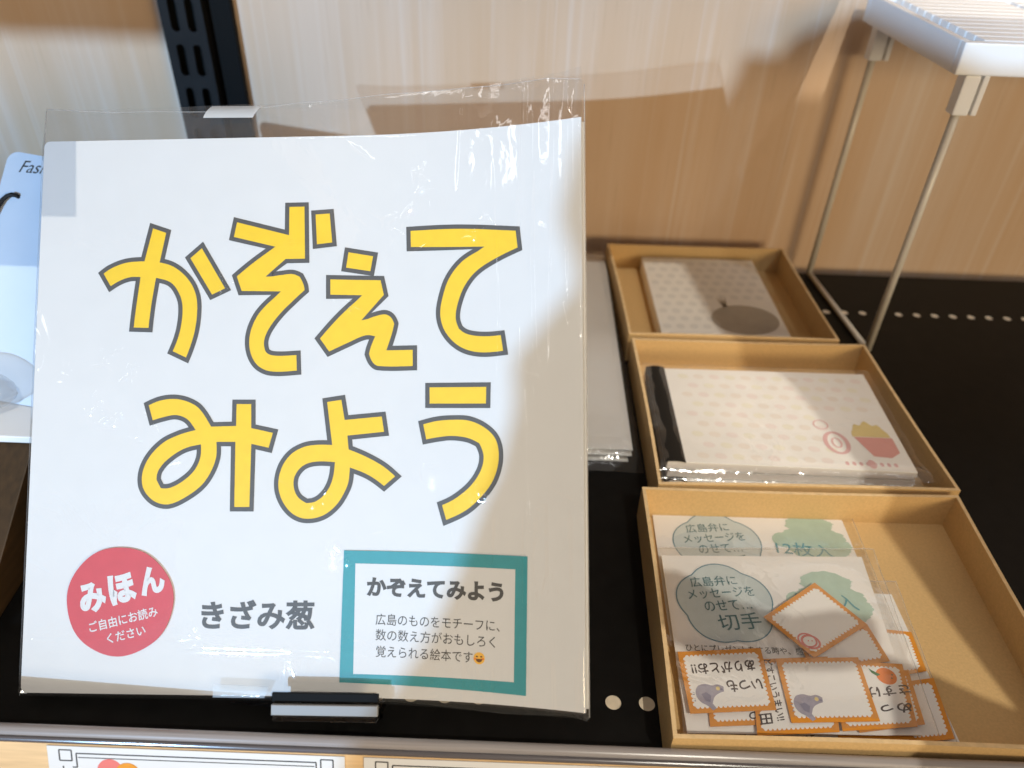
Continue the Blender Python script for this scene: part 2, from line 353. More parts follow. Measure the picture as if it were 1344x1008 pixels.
GLYPHS= [[[[44.04,-70.92],[50.88,-68.55],[48.66,-57.15],[53.4,-55.59],[58.03,-52.17],[61.55,-47.65],[63.43,-42.42],[63.75,-36.48],[63.05,-29.83],[61.5,-23.93],[59.56,-18.65],[52.8,-21.78],[55.02,-27.67],[56.19,-33.58],[56.31,-39.52],[55.13,-43.62],[52.14,-47.75],[47.17,-49.52],[45.76,-39.62],[44.94,-30.34],[37.47,-30.62],[38.11,-38.2],[39.43,-50.13],[36.18,-50.02],[32.43,-48.71],[28.49,-46.29],[24.68,-52.55],[28.39,-55.14],[34.4,-57.32],[41.06,-57.84]],None],[[[64.27,-63.1],[74.73,-45.8],[68.22,-42.74],[58.61,-58.15]],None],[[[76.9,-72.77],[97.04,-67.52],[96.97,-78.25],[104.45,-78.28],[105.08,-56.45],[97.04,-56.4],[90.81,-51.27],[95.12,-51.88],[99.58,-52.2],[102.95,-50.9],[104.64,-47.55],[105.14,-44.81],[100.91,-40.93],[95.46,-35.45],[91.5,-29.97],[89.96,-25.94],[90.33,-22.63],[92.8,-21.15],[102.4,-21.31],[102.76,-13.79],[91.86,-13.48],[86.63,-15.7],[83.57,-20.11],[82.54,-25.99],[83.66,-31.87],[86.87,-37.75],[93.42,-44.12],[79.41,-44.26],[77.0,-50.98],[83.45,-56.34],[90.81,-61.7],[75.5,-65.42]],None],[[[107.12,-75.09],[114.2,-75.5],[115.51,-62.64],[107.95,-61.84]],None],[[[120.2,-60.49],[131.36,-58.51],[130.11,-51.14],[119.13,-52.94]],None],[[[113.26,-50.04],[134.06,-49.37],[135.62,-42.72],[127.73,-34.42],[131.78,-35.82],[135.47,-36.35],[138.07,-34.98],[139.66,-32.04],[138.88,-28.41],[137.09,-22.76],[146.83,-22.83],[146.9,-15.1],[132.75,-15.27],[130.16,-16.89],[128.42,-20.54],[129.12,-23.44],[130.41,-26.71],[127.46,-26.74],[121.61,-24.24],[113.81,-20.65],[109.44,-26.67],[117.03,-35.26],[124.67,-42.31],[113.38,-42.51]],None],[[[143.93,-67.93],[163.46,-67.95],[185.97,-65.81],[186.83,-58.2],[178.26,-54.63],[170.91,-50.31],[166.5,-45.08],[163.94,-38.67],[163.22,-33.64],[164.34,-30.0],[167.29,-28.12],[173.16,-27.23],[180.24,-27.5],[181.4,-20.09],[172.44,-19.63],[165.84,-21.0],[160.69,-24.35],[156.97,-29.48],[155.61,-35.31],[156.54,-41.81],[159.09,-49.0],[164.25,-55.34],[171.48,-59.49],[144.15,-60.16]],None],[[[44.25,-2.1],[49.63,-4.28],[55.58,-4.84],[60.83,-3.65],[65.37,-0.94],[70.01,5.61],[78.28,5.41],[78.29,-2.86],[85.54,-2.83],[85.75,6.37],[94.25,8.19],[92.35,15.39],[85.93,13.95],[85.74,37.22],[78.35,37.24],[78.18,13.0],[72.65,13.0],[72.57,18.26],[70.51,24.02],[66.97,29.05],[61.19,33.36],[54.64,36.24],[49.45,35.68],[45.27,32.68],[42.9,28.37],[43.07,22.6],[45.85,16.81],[50.89,11.74],[56.75,8.85],[62.27,7.19],[59.58,4.14],[55.82,2.89],[51.38,3.61],[46.43,5.05]],[[65.06,14.08],[59.19,15.73],[53.38,19.71],[50.53,23.31],[50.03,26.2],[51.44,28.71],[54.4,28.49],[58.76,26.19],[62.72,22.59],[64.81,18.26]]],[[[112.69,-3.36],[119.69,-4.41],[121.04,3.17],[135.14,1.92],[136.32,9.23],[122.39,10.64],[122.81,14.44],[128.89,16.94],[135.5,20.5],[141.01,24.96],[135.6,29.58],[129.72,25.49],[123.36,22.87],[122.85,27.64],[121.1,31.9],[118.26,36.16],[113.98,39.72],[108.94,41.36],[103.86,41.03],[99.45,38.35],[96.07,33.38],[94.85,27.68],[96.18,21.24],[99.73,16.22],[104.79,13.35],[109.89,12.49],[114.85,12.5]],[[116.06,20.52],[110.02,20.37],[105.68,21.59],[102.82,24.81],[102.31,28.38],[103.68,31.94],[106.63,34.07],[109.89,33.35],[113.1,30.5],[115.21,26.22]]],[[[151.72,-8.71],[174.92,-8.58],[174.79,-0.83],[151.77,-1.05]],None],[[[149.25,5.21],[155.1,3.81],[160.95,3.35],[167.52,3.68],[173.35,6.04],[177.69,9.91],[179.5,14.79],[179.28,21.04],[176.98,27.29],[172.66,32.88],[166.9,37.82],[158.6,41.78],[156.53,34.83],[161.81,32.33],[167.59,27.73],[171.2,22.48],[172.28,17.59],[170.82,13.4],[166.82,11.64],[160.99,10.92],[155.88,11.41],[150.77,12.32]],None]]

def at(px, py, z):
    """the point at height z over the shelf that lies on a sight line of the survey photograph"""
    d = FWD + RGT * (px - 672) / FPX - UP * (py - 504) / FPX
    t = (z - H) / d[2]
    return Vector((d[0] * t, d[1] * t, z))

# ================================================================ the setting
def sheet_with_holes(name, outer, holes, z_of, mats):
    v, f = fill2d([outer] + holes)
    return v, f
def circle(cx, cy, r, n=18, rev=False):
    a = [(cx + r * math.cos(2 * math.pi * k / n), cy + r * math.sin(2 * math.pi * k / n)) for k in range(n)]
    return a[::-1] if rev else a
SH_Y0, SH_Y1 = 0.1405, 0.507
mb = MB()
holes = [(0.0435 + 0.0129 * k, 0.1655 + 0.0005 * 0, 0.0031) for k in range(-8, 41)] + [(0.21 + 0.0122 * k, 0.4555, 0.0026) for k in range(-60, 41)]
rows = sorted({y for x, y, r in holes}); ycur = SH_Y0
for yr in rows:
    hs = sorted([h_ for h_ in holes if h_[1] == yr]); p = hs[1][0] - hs[0][0]; hb = 0.0055
    mb.add([(-1.1, ycur, 0), (1.1, ycur, 0), (1.1, yr - hb, 0), (-1.1, yr - hb, 0)], [(0, 1, 2, 3)]); ycur = yr + hb
    xl, xr = hs[0][0] - p / 2, hs[-1][0] + p / 2
    mb.add([(-1.1, yr - hb, 0), (xl, yr - hb, 0), (xl, yr + hb, 0), (-1.1, yr + hb, 0)], [(0, 1, 2, 3)]); mb.add([(xr, yr - hb, 0), (1.1, yr - hb, 0), (1.1, yr + hb, 0), (xr, yr + hb, 0)], [(0, 1, 2, 3)])
    for x, y, r in hs:
        ring, sq = [], []
        for k in range(24):
            t_ = 2 * math.pi * k / 24; cx_, sy_ = math.cos(t_), math.sin(t_); m_ = 1 / max(abs(cx_), abs(sy_))
            ring.append((x + r * cx_, y + r * sy_, 0)); sq.append((x + max(-1, min(1, cx_ * m_)) * p / 2, y + max(-1, min(1, sy_ * m_)) * hb, 0))
        mb.add(ring + sq, [(k, (k + 1) % 24, (k + 1) % 24 + 24, k + 24) for k in range(24)])
mb.add([(-1.1, ycur, 0), (1.1, ycur, 0), (1.1, SH_Y1, 0), (-1.1, SH_Y1, 0)], [(0, 1, 2, 3)])
for x, y, r in holes:
    c = circle(x, y, r, 24); n = len(c)
    mb.add([(a, b, 0) for a, b in c] + [(a, b, -0.0005) for a, b in c], [(i, (i + 1) % n, (i + 1) % n + n, i + n) for i in range(n)], 0)
    mb.add([(a, b, -0.0005) for a, b in c], [tuple(range(n))], 1)
mb.add([(-1.1, SH_Y0, 0), (1.1, SH_Y0, 0), (1.1, SH_Y0, -0.02), (-1.1, SH_Y0, -0.02)], [(0, 1, 2, 3)])
mb.add([(-1.1, SH_Y1, 0), (1.1, SH_Y1, 0), (1.1, SH_Y1, -0.02), (-1.1, SH_Y1, -0.02)], [(0, 1, 2, 3)])
mb.add([(-1.1, SH_Y0, -0.02), (1.1, SH_Y0, -0.02), (1.1, SH_Y1, -0.02), (-1.1, SH_Y1, -0.02)], [(0, 1, 2, 3)])
structure(mb.build('shelf', [black_metal, hole_pale]))
WY = 0.522
mb = MB(); mb.box((-1.4, WY, -0.6), (1.4, WY + 0.02, 1.4)); structure(mb.build('back_wall', wall_wood))
mb = MB(); mb.box((-1.1, 0.300, 0.2325), (0.20, WY - 0.001, 0.257)); structure(mb.build('upper_shelf', wall_wood, bevel=0.0015))
mb = MB(); mb.prism([(-1.1, .1837), (-.1169, .1837), (-.1287, .2189), (-.196, .42), (-1.1, .42)], 0.2575, 0.285, lambda x, y, z: (x, y, z)); structure(mb.build('corner_blocker', wall_wood))  # unseen slab added to keep warm light off the cover's upper left
mb = MB(); mb.box((-1.3, -0.61, 0.412), (-0.60, -0.60, 0.60)); structure(mb.build('cool_top_blocker', wall_wood))  # unseen board added to cut the cool light high on the left wall
# added unseen cut-out: its outline cuts the cool light like the photographer's shadow
mb = MB()
cool_outline = [(-.386, .18), (-.382, .255), (-.376, .272), (-.3735, .29), (-.373, .305), (-.3715, .315), (-.3725, .330), (-.377, .342), (-.371, .353), (-.366, .361), (-.369, .366), (-.3765, .376), (-.378, .392), (-.374, .404), (-.373, .412), (-.359, .412), (-.355, .419), (-.333, .430), (-.31, .422), (-.28, .412), (-.08, .408), (-.08, -1.0), (-.42, -1.0)]
mb.prism(cool_outline, -0.61, -0.60, lambda x, y, z: (x, z, y)); structure(mb.build('cool_blocker', wall_wood))
# unseen panel added to cut the warm light off the right of the shelf
mb = MB()
def wl(px_, py_):                                    # where warm rays to shelf points cross y = -0.05
    L0 = np.array([0.454, -0.80, 1.50]); q = np.array([px_, py_, 0.018]); t = (-0.05 - L0[1]) / (q[1] - L0[1]); r = L0 + (q - L0) * t
    return (r[0], r[2])
edge = [wl(x, y) for x, y in [(.205, .150), (.192, .204), (.1876, .229), (.1816, .2605), (.177, .2775), (.1655, .3133), (.1537, .3606), (.1327, .3952), (.1249, .429), (.1188, .4828), (.112, .53), (.10, .62)]]
mb.prism(edge + [(0.75, edge[-1][1]), (0.75, edge[0][1])], -0.056, -0.05, lambda x, y, z: (x, z, y)); structure(mb.build('warm_blocker', white_plastic))
def wpx(P, z): return [wl(*at(px_, py_, z)[:2]) for px_, py_ in P]
mb = MB(); mb.prism(wpx([(850, 738), (900, 742), (960, 775), (1040, 800), (1095, 792), (1150, 800), (1150, 838), (1090, 848), (1000, 846), (930, 834), (850, 790)], 0.007), -0.064, -0.058, lambda x, y, z: (x, z, y)); structure(mb.build('warm_cutout', white_plastic))  # unseen cut-out added to shade a band across the uppermost pack
mb = MB(); mb.prism(wpx([(1150, 855), (1217, 877), (1303, 916), (1420, 960), (1420, 1060), (1190, 1060)], 0.002), -0.064, -0.058, lambda x, y, z: (x, z, y)); structure(mb.build('warm_cutout', white_plastic))  # second unseen cut-out, added to shade the front tray's lower right

# price rail along the shelf's front edge
rail = thing('price_rail', 'grey clear plastic price rail running along the front edge of the black shelf', 'price rail', (0, 0.14, 0))
def profile(mb, pts, x0=-1.1, x1=1.1, mi=0):
    n = len(pts); mb.add([(x0, y, z) for y, z in pts] + [(x1, y, z) for y, z in pts], [(i, (i + 1) % n, (i + 1) % n + n, i + n) for i in range(n)] + [tuple(range(n)), tuple(range(n, 2 * n))], mi)
mb = MB()
cy_, cz_, rr = 0.1382, 0.0143, 0.0022
profile(mb, [(cy_ + rr * math.cos(a), cz_ + rr * math.sin(a)) for a in [math.pi * k / 14 for k in range(15)]] + [(cy_ - rr, -0.004), (cy_ + rr, -0.004)])
mb.build('rail_lip', rail_grey, rail, smooth=False)
mb = MB(); cy2 = 0.1353
profile(mb, [(cy2 + 0.0010 * math.cos(a), 0.0140 + 0.0012 * math.sin(a)) for a in [math.pi * k / 10 for k in range(11)]] + [(cy2 - .0010, -0.004), (cy2 + .0010, -0.004)])
mb.build('rail_bead', rail_dark, rail)
F0, F1 = np.array([0.1341, 0.0140]), np.array([0.1197, -0.0180])
def face(x, t, off=0.0):                             # t mm down the slanted rail front
    d = (F1 - F0) / np.linalg.norm(F1 - F0); n = np.array([d[1], -d[0]]); q = F0 + d * t - n * (-off) * 1.0
    n = np.array([-0.912, 0.410]); q = F0 + d * t + n * off
    return (x, q[0], q[1])
mb = MB(); mb.box((-1.1, 0, -0.003), (1.1, 0.036, 0.0), fn=lambda x, t, o: face(x, t, o)); mb.build('rail_front', strip_wood, rail)
def price_card(x0, x1, label, deco):
    t = thing('price_card', label, 'price card', face((x0 + x1) / 2, 0.02, 0.0005), 'price cards in the rail')
    fn = lambda x, y, o: face(x, y, o)
    mb = MB(); mb.box((x0, 0.0004, 0.0003), (x1, 0.034, 0.0006), fn=fn); mb.build('card', white_paper, t)
    mb = MB()
    def ln(ax, ay, bx, by, w=0.00045):
        if abs(ax - bx) < 1e-6: mb.box((ax - w / 2, min(ay, by), 0.0006), (ax + w / 2, max(ay, by), 0.0007), fn=fn)
        else: mb.box((min(ax, bx), ay - w / 2, 0.0006), (max(ax, bx), ay + w / 2, 0.0007), fn=fn)
    for s, xe in ((1, x0 + 0.004), (-1, x1 - 0.004)):
        y0 = 0.0018; q = 0.0042
        ln(xe, y0, xe + s * q, y0); ln(xe, y0, xe, y0 + q); ln(xe + s * q, y0, xe + s * q, y0 + q); ln(xe, y0 + q, xe + s * q, y0 + q)
        ln(xe + s * (q + 0.0016), y0 + 0.0012, xe + s * (q + 0.0016), y0 + q + 0.0025); ln(xe + s * q, y0 + q + 0.0025, xe + s * (q + 0.0016), y0 + q + 0.0025)
        ln(xe + s * 0.0010, y0 + q + 0.0022, xe + s * 0.0010, 0.034)
    ln(x0 + 0.0098, 0.0030, x1 - 0.0098, 0.0030); ln(x0 + 0.0104, 0.0046, x1 - 0.0104, 0.0046, 0.0003)
    mb.build('border', ink_grey, t)
    if deco:
        mb = MB(); c = [(x0 + 0.021 + 0.0045 * math.cos(a), 0.0098 - 0.005 * math.sin(a)) for a in [math.pi * k / 12 for k in range(13)]]
        mb.prism(c, 0.0006, 0.0007, fn); mb.build('red_print', red_ink, t)
        mb = MB(); mb.prism([(x + 0.006, y + 0.0012) for x, y in c], 0.00071, 0.0008, fn); mb.build('orange_print', orange_ink, t)
    return t
price_card(-0.1535, -0.0520, 'white price card with key pattern border and a red print, left one in the rail', True)
price_card(-0.0455, 0.135, 'white price card with key pattern border, right of the gap in the rail', False)

# slotted wall upright
up = thing('wall_upright', 'black slotted steel shelf upright fixed on the pale wood wall', 'upright', (-0.21, WY, 0))
fnp = lambda x, z, y: (x, y, z)
mb = MB(); px0, px1, py0 = -0.2212, -0.1950, 0.508
slots = []
for k in range(0, 12):
    zc = 0.0016 + k * 0.0262
    for xc in (-0.2128, -0.2025):
        w2, h2 = 0.0029, 0.0095
        slots.append([(xc + w2 * math.cos(a), zc + (h2 - w2) * (1 if math.sin(a) >= 0 else -1) + w2 * math.sin(a)) for a in [-2 * math.pi * i / 12 for i in range(12)]])
v, f = fill2d([[(px0, -0.05), (px1, -0.05), (px1, 0.345), (px0, 0.345)]] + slots)
mb.add([fnp(x, z, py0) for x, z in v], f)
for s in slots:
    n = len(s); mb.add([fnp(x, z, py0) for x, z in s] + [fnp(x, z, py0 + 0.002) for x, z in s], [(i, (i + 1) % n, (i + 1) % n + n, i + n) for i in range(n)])
mb.add([fnp(px0, -.05, py0), fnp(px0, .345, py0), fnp(px0, .345, WY), fnp(px0, -.05, WY)], [(0, 1, 2, 3)])
mb.add([fnp(px1, -.05, py0), fnp(px1, .345, py0), fnp(px1, .345, WY), fnp(px1, -.05, WY)], [(0, 1, 2, 3)])
mb.build('slotted_face', post_black, up)
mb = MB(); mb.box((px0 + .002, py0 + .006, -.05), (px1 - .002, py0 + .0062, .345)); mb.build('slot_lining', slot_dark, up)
mb = MB(); mb.box((px1 + 0.0012, 0.5155, -0.05), (-0.1798, WY - 0.0005, 0.345)); mb.build('side_flange', slot_dark, up, bevel=0.0006)

# ================================================================ the bagged picture book
RM = np.array([[0.9979086772353106, 0.039406166565014444, 0.051238910362368405], [-0.011858246180921371, -0.6676299690180416, 0.7443988221823574], [0.06353254611546494, -0.7434496475926389, -0.6657664512412709]])
TV = np.array([-0.07743059774378687, 0.22636681670604267, 0.08932270652117491]); BK, BX0 = 1.595971277385486, 0.11956056385769522
def bs(u, v, off=0.0):
    """u right, v down (from the cover's middle), off towards the viewer; the cover bends forward on the right"""
    w = max(0.0, u - BX0); n = -BK * w * w; du = u - (2 * BK) ** 2 * w ** 3 / 6
    s = 2 * BK * w; ln = math.hypot(1, s)
    return Vector(RM @ np.array([du - 0.105 - off * s / ln * 1.0, v, n - off / ln]) + TV)
def bt(x, y, o): return bs(x, -y, o)                 # for writing, y up
us = [0.21 * i / 56 for i in range(57)]
def slab(mb, u0, u1, v0, v1, o0, o1, n=48, rc=0.0, mi=0):
    U = [u0 + (u1 - u0) * i / n for i in range(n + 1)]
    if rc: U = sorted(set(U + [u0 + rc * (1 - math.cos(k * math.pi / 12)) for k in range(1, 7)])); n = len(U) - 1
    def cut(u):
        if rc and u - u0 < rc: return rc - math.sqrt(max(0, rc * rc - (rc - (u - u0)) ** 2))
        return 0
    v = []
    for o in (o0, o1):
        for u in U: v += [bs(u, v0 + cut(u), o), bs(u, v1 - cut(u), o)]
    m = 2 * (n + 1); f = []
    for i in range(n):
        a = 2 * i
        f += [(a, a + 2, a + 3, a + 1), (a + m, a + m + 1, a + m + 3, a + m + 2), (a, a + m, a + m + 2, a + 2), (a + 1, a + 3, a + m + 3, a + m + 1)]
    f += [(0, 1, 1 + m, m), (2 * n, 2 * n + m, 2 * n + 1 + m, 2 * n + 1)]
    mb.add(v, f, mi)
book = thing('picture_book', 'square white picture book with big yellow outlined title letters, leaning upright in a clear bag', 'book', bs(0.1, 0.105, -0.003), 'copies of the white picture book')
mb = MB(); slab(mb, 0, 0.21, -0.105, 0.105, 0, -0.0006, n=60, rc=0.0022); mb.build('cover', white_paper, book)
mb = MB(); slab(mb, 0.001, 0.2092, -0.1042, 0.1042, -0.0009, -0.0042); mb.build('pages', page_paper, book)
mb = MB(); slab(mb, 0, 0.21, -0.105, 0.105, -0.0045, -0.0051, n=60); mb.build('back_cover', white_paper, book)
mo, my = MB(), MB()
for outer, hole in GLYPHS:
    lo = crom([(x / 1000, y / 1000) for x, y in outer]); loops = [lo]
    if hole: loops.append(crom([(x / 1000, y / 1000) for x, y in hole]))
    v, f = cut_grid(*fill2d(loops), 0.004); my.add([bs(x, y, 0.00008) for x, y in v], f)
    for l in loops:
        v, f = ribbon2d(l, 0.00165); v, f = cut_grid(v, f, 0.004); mo.add([bs(x, y, 0.00016) for x, y in v], f)
yl = my.build('title_lettering', ink_yellow, book); mo.build('letter_outline', ink_grey, yl)
mb = MB(); text_mb(mb, 'きざみ葱', (0.0890, -0.0757), 0.0425, 0.0108, rot=0.008, bold=0.032, fn=bt, off=0.0001, cut=0.004); mb.build('author_lettering', ink_grey, book)

# --- red sample disc
stk = thing('sample_sticker', 'round red paper sticker with white sample lettering, low on the left of the book', 'sticker', bs(0.037, 0.071, 0.0004))
dc = (0.0369, -0.0712); mb = MB()
disc = []
for k in range(72):
    a = 2 * math.pi * k / 72; r = 1 + 0.008 * math.sin(3 * a + 1) + 0.006 * math.sin(7 * a)
    disc.append((dc[0] + 0.0203 * r * math.cos(a), dc[1] + 0.0199 * r * math.sin(a)))
mb.prism(disc, 0.0005, 0.0008, bt); mb.build('disc', red_paper, stk)
mb = MB()
ang = math.radians(14)
for ch, (ox, oy), sz in (('み', (-0.0103, -0.0015), 0.0112), ('ほ', (0.0008, 0.0020), 0.0112), ('ん', (0.0120, 0.0050), 0.0105)):
    text_mb(mb, ch, (dc[0] + ox, dc[1] + oy + 0.0028), sz * 0.92, sz, rot=ang, bold=0.055, fn=bt, off=0.0009)
text_mb(mb, 'ご自由にお読み', (dc[0] + 0.0017, dc[1] - 0.0065), 0.0265, 0.0040, rot=ang, bold=0.016, fn=bt, off=0.0009)
text_mb(mb, 'ください', (dc[0] + 0.0030, dc[1] - 0.0120), 0.0148, 0.0037, rot=ang, bold=0.016, fn=bt, off=0.0009)
mb.build('sticker_lettering', white_paper, stk)

# --- teal framed caption card
cap = thing('caption_card', 'white caption card with a thick teal frame, low on the right of the book', 'card', bs(0.155, 0.08, 0.0004))
def q4(P, s, t):                                    # bilinear in a traced quad TL TR BR BL (mm, v down)
    a = np.array(P[0]) * (1 - s) + np.array(P[1]) * s; b = np.array(P[3]) * (1 - s) + np.array(P[2]) * s
    r = a * (1 - t) + b * t; return r[0] / 1000, r[1] / 1000
QO = [(120.9, 52.1), (189.5, 52.8), (188.8, 101.1), (119.9, 99.6)]; QI = [(125.3, 56.8), (185.0, 57.5), (184.4, 96.7), (125.0, 96.5)]
def quad_sheet(mb, Q, off, n=24, mi=0):
    v = []
    for i in range(n + 1):
        for t in (0, 1): u, w = q4(Q, i / n, t); v.append(bs(u, w, off))
    mb.add(v, [(2 * i, 2 * i + 2, 2 * i + 3, 2 * i + 1) for i in range(n)], mi)
mb = MB(); quad_sheet(mb, QO, 0.00045); mb.build('teal_frame', teal_ink, cap)
mb = MB(); quad_sheet(mb, QI, 0.00055); mb.build('inner_panel', white_paper, cap)
mb = MB(); text_mb(mb, 'かぞえてみよう', (0.1552, -0.0655), 0.0510, 0.0070, rot=-0.012, bold=0.045, fn=bt, off=0.00064, cut=0.004); mb.build('caption_title', ink_dark, cap)
mb = MB()
text_mb(mb, '広島のものをモチーフに、', (0.1562, -0.0772), 0.0462, 0.0041, rot=-0.018, bold=0.002, fn=bt, off=0.00064, cut=0.004)
text_mb(mb, '数の数え方がおもしろく', (0.1554, -0.0828), 0.0445, 0.0041, rot=-0.022, bold=0.002, fn=bt, off=0.00064, cut=0.004)
text_mb(mb, '覚えられる絵本です', (0.1513, -0.0886), 0.0360, 0.0041, rot=-0.022, bold=0.002, fn=bt, off=0.00064, cut=0.004)
mb.build('caption_text', ink_dark, cap)
def disc_mb(mb, c, rx, ry, off, fn, a0=0, a1=2 * math.pi, n=28, mi=0, rot=0.0):
    pts = []
    for k in range(n):
        a = a0 + (a1 - a0) * k / (n if a1 - a0 > 6.28 else n - 1); x, y = rx * math.cos(a), ry * math.sin(a)
        pts.append((c[0] + x * math.cos(rot) - y * math.sin(rot), c[1] + x * math.sin(rot) + y * math.cos(rot)))
    v, f = fill2d([pts]); mb.add([fn(x, y, off) for x, y in v], f, mi)
ec = (0.1717, -0.0892); mb = MB()
disc_mb(mb, ec, 0.0021, 0.0021, 0.00064, bt, mi=0)
disc_mb(mb, (ec[0], ec[1] - 0.0002), 0.0012, 0.0012, 0.00072, bt, math.pi, 2 * math.pi, mi=1)
disc_mb(mb, (ec[0] - 0.0008, ec[1] + 0.0006), 0.00042, 0.00028, 0.00072, bt, mi=1); disc_mb(mb, (ec[0] + 0.0008, ec[1] + 0.0006), 0.00042, 0.00028, 0.00072, bt, mi=1)
disc_mb(mb, (ec[0] - 0.0014, ec[1] - 0.0002), 0.0005, 0.00035, 0.00072, bt, mi=2); disc_mb(mb, (ec[0] + 0.0014, ec[1] - 0.0002), 0.0005, 0.00035, 0.00072, bt, mi=2)
mb.build('smiling_face', [emoji_yellow, emoji_brown, fruit_orange], cap)

# --- the clear bag
bag = thing('clear_bag', 'crinkled clear plastic bag wrapped around the leaning picture book', 'bag', bs(0.1, 0.107, 0))
def lerp(x, P):
    for (a, b), (c, d) in zip(P, P[1:]):
        if x <= c: t = (x - a) / (c - a); t = t * t * (3 - 2 * t); return b + (d - b) * t
    return P[-1][1]
TOPF = [(-3, -118.5), (30, -117.2), (73, -115.7), (109, -118.8), (140, -121.2), (168, -122), (195, -120.5), (214, -118.6)]
TOPB = [(-3, -119.5), (40, -119.5), (85, -120.0), (130, -121.5), (160, -122.8), (181, -124.1), (214, -122.5)]
BOT = [(-3, 105.9), (60, 106.6), (137, 107.6), (180, 108.9), (214, 107.6)]
rng = random.Random(3)
creases = []
for _ in range(20):
    creases.append((rng.uniform(0, 210), rng.uniform(-104, 104), rng.uniform(0, math.pi), rng.uniform(4, 16), rng.uniform(0.12, 0.5) * rng.choice((1, 1, -1)), rng.uniform(0.35, 0.9)))
for x, y in ((30, -18), (38, -12), (26, -2), (33, 6), (45, 8), (192, -14), (196, 60), (170, 30), (150, 24), (112, 32), (120, -40), (150, -85), (140, -70), (172, -66), (120, 54), (74, -47), (66, 84), (100, 92)):
    for k in range(5): creases.append((x + rng.uniform(-4, 4), y + rng.uniform(-4, 4), rng.uniform(0, math.pi), rng.uniform(1.5, 6), rng.uniform(0.3, 0.8), rng.uniform(0.3, 0.6)))
NU, NV = 430, 470
UG = np.array([-1.2 + 212.0 * i / NU for i in range(NU + 1)]); TG = np.linspace(0, 1, NV + 1)
TU = np.array([lerp(u, TOPF) for u in UG]); BU = np.array([lerp(u, BOT) for u in UG])
VG = TU[None, :] * (1 - TG[:, None]) + BU[None, :] * TG[:, None]; UU = np.broadcast_to(UG[None, :], VG.shape)
D = np.array([[0.55 * noise.noise(Vector((u * 0.022, v * 0.016, 1.7))) + 0.18 * noise.noise(Vector((u * 0.07, v * 0.05, 4.1))) for u, v in zip(UG, row)] for row in VG])
# long upright folds on the right half
for u0, fr1, ph, am, a, w in ((188.5, 0.03, 0, 1.2, 0.9, 0.7), (191.5, 0.05, 1, 0.8, -0.5, 1.2), (206, 0.02, 0, 0.7, 0.4, 0.9), (178, 0.025, 2, 2.0, 0.35, 0.8), (199, 0.018, 4, 1.4, 0.3, 0.7), (164, 0.02, 5, 2.5, 0.22, 0.8)):
    fade = 0.55 + 0.45 * np.sin(VG * 0.035 + u0)
    D += a * fade * np.exp(-((UU - (u0 + am * np.sin(VG * fr1 + ph))) / w) ** 2)
for cx, cy, an, ln, a, w in creases:
    w = max(w, 0.5); dx, dy = UU - cx, VG - cy; s_ = dx * math.cos(an) + dy * math.sin(an); t_ = -dx * math.sin(an) + dy * math.cos(an)
    s_ = s_ + 0.0; t_ = t_ + 0.05 * s_ ** 2 / ln
    D += a * np.exp(-(s_ / ln) ** 2 * 2.2) * np.exp(-np.abs(t_) / w)
# a horizontal fold low on the left
D += 0.4 * np.exp(-((VG - 86 - 0.02 * UU) / 1.2) ** 2) * np.where(UU < 118, 1, np.exp(-((UU - 118) / 6) ** 2))
vv, ff = [], []
for j in range(NV + 1):
    t = j / NV
    for i in range(NU + 1):
        u = -1.2 + 212.0 * i / NU
        v = VG[j, i]
        edge_ = min(1, (u + 1.2) / 6, (210.8 - u) / 5) if 0 <= u <= 210 else 0
        edge_ = max(0, edge_)
        o = 1.55 + D[j, i] * 0.9 * (0.35 + 0.65 * edge_)
        o = max(0.95, o) if -105.5 < v < 105.5 else o
        if v < -104:                                  # loose mouth of the bag
            k = min(1, (-104 - v) / 14); o += k * (2.2 * noise.noise(Vector((u * 0.02, v * 0.01, 9))) + 0.5 * noise.noise(Vector((u * 0.06 + v * 0.05, v * 0.10 - u * 0.03, 3))) + 3.0 * math.exp(-((u - 196) / 16) ** 2)) * edge_ - k * 2.0
        if v > 105: o = o - (v - 105) * 1.2
        if u < 0: o = o * max(0, (u + 1.2) / 1.2) - 2.0 * (1 - max(0, (u + 1.2) / 1.2))
        if u > 210: q = (u - 210) / 0.8; o = o * (1 - q) - 2.0 * q
        vv.append(bs(u / 1000, v / 1000, o / 1000))
for j in range(NV):
    for i in range(NU):
        a = j * (NU + 1) + i; ff.append((a, a + 1, a + NU + 2, a + NU + 1))
obj('front_film', vv, ff, bag_film, bag, smooth=True)
vv, ff = [], []; NB, NW = 90, 90
for j in range(NW + 1):
    t = j / NW
    for i in range(NB + 1):
        u = -1.2 + 212.0 * i / NB; v = lerp(u, TOPB) * (1 - t) + lerp(u, BOT) * t
        o = -6.4 + 0.5 * noise.noise(Vector((u * 0.03, v * 0.03, 5)))
        e = min(1, max(0, (u + 1.2) / 8), max(0, (210.8 - u) / 8)); o = o * e - 2.0 * (1 - e)
        if v < -104: k = min(1, (-104 - v) / 14); o += k * (2.5 + 2.0 * noise.noise(Vector((u * 0.025, 0, 2)))) * e
        if v > 105: o += (v - 105) * 0.9
        if v < -114 and u > 180: o += (-114 - v) * 0.55 * (u - 180) / 30
        vv.append(bs(u / 1000, v / 1000, o / 1000))
for j in range(NW):
    for i in range(NB):
        a = j * (NB + 1) + i; ff.append((a, a + 1, a + NB + 2, a + NB + 1))
obj('back_film', vv, ff, bag_back, bag, smooth=True)
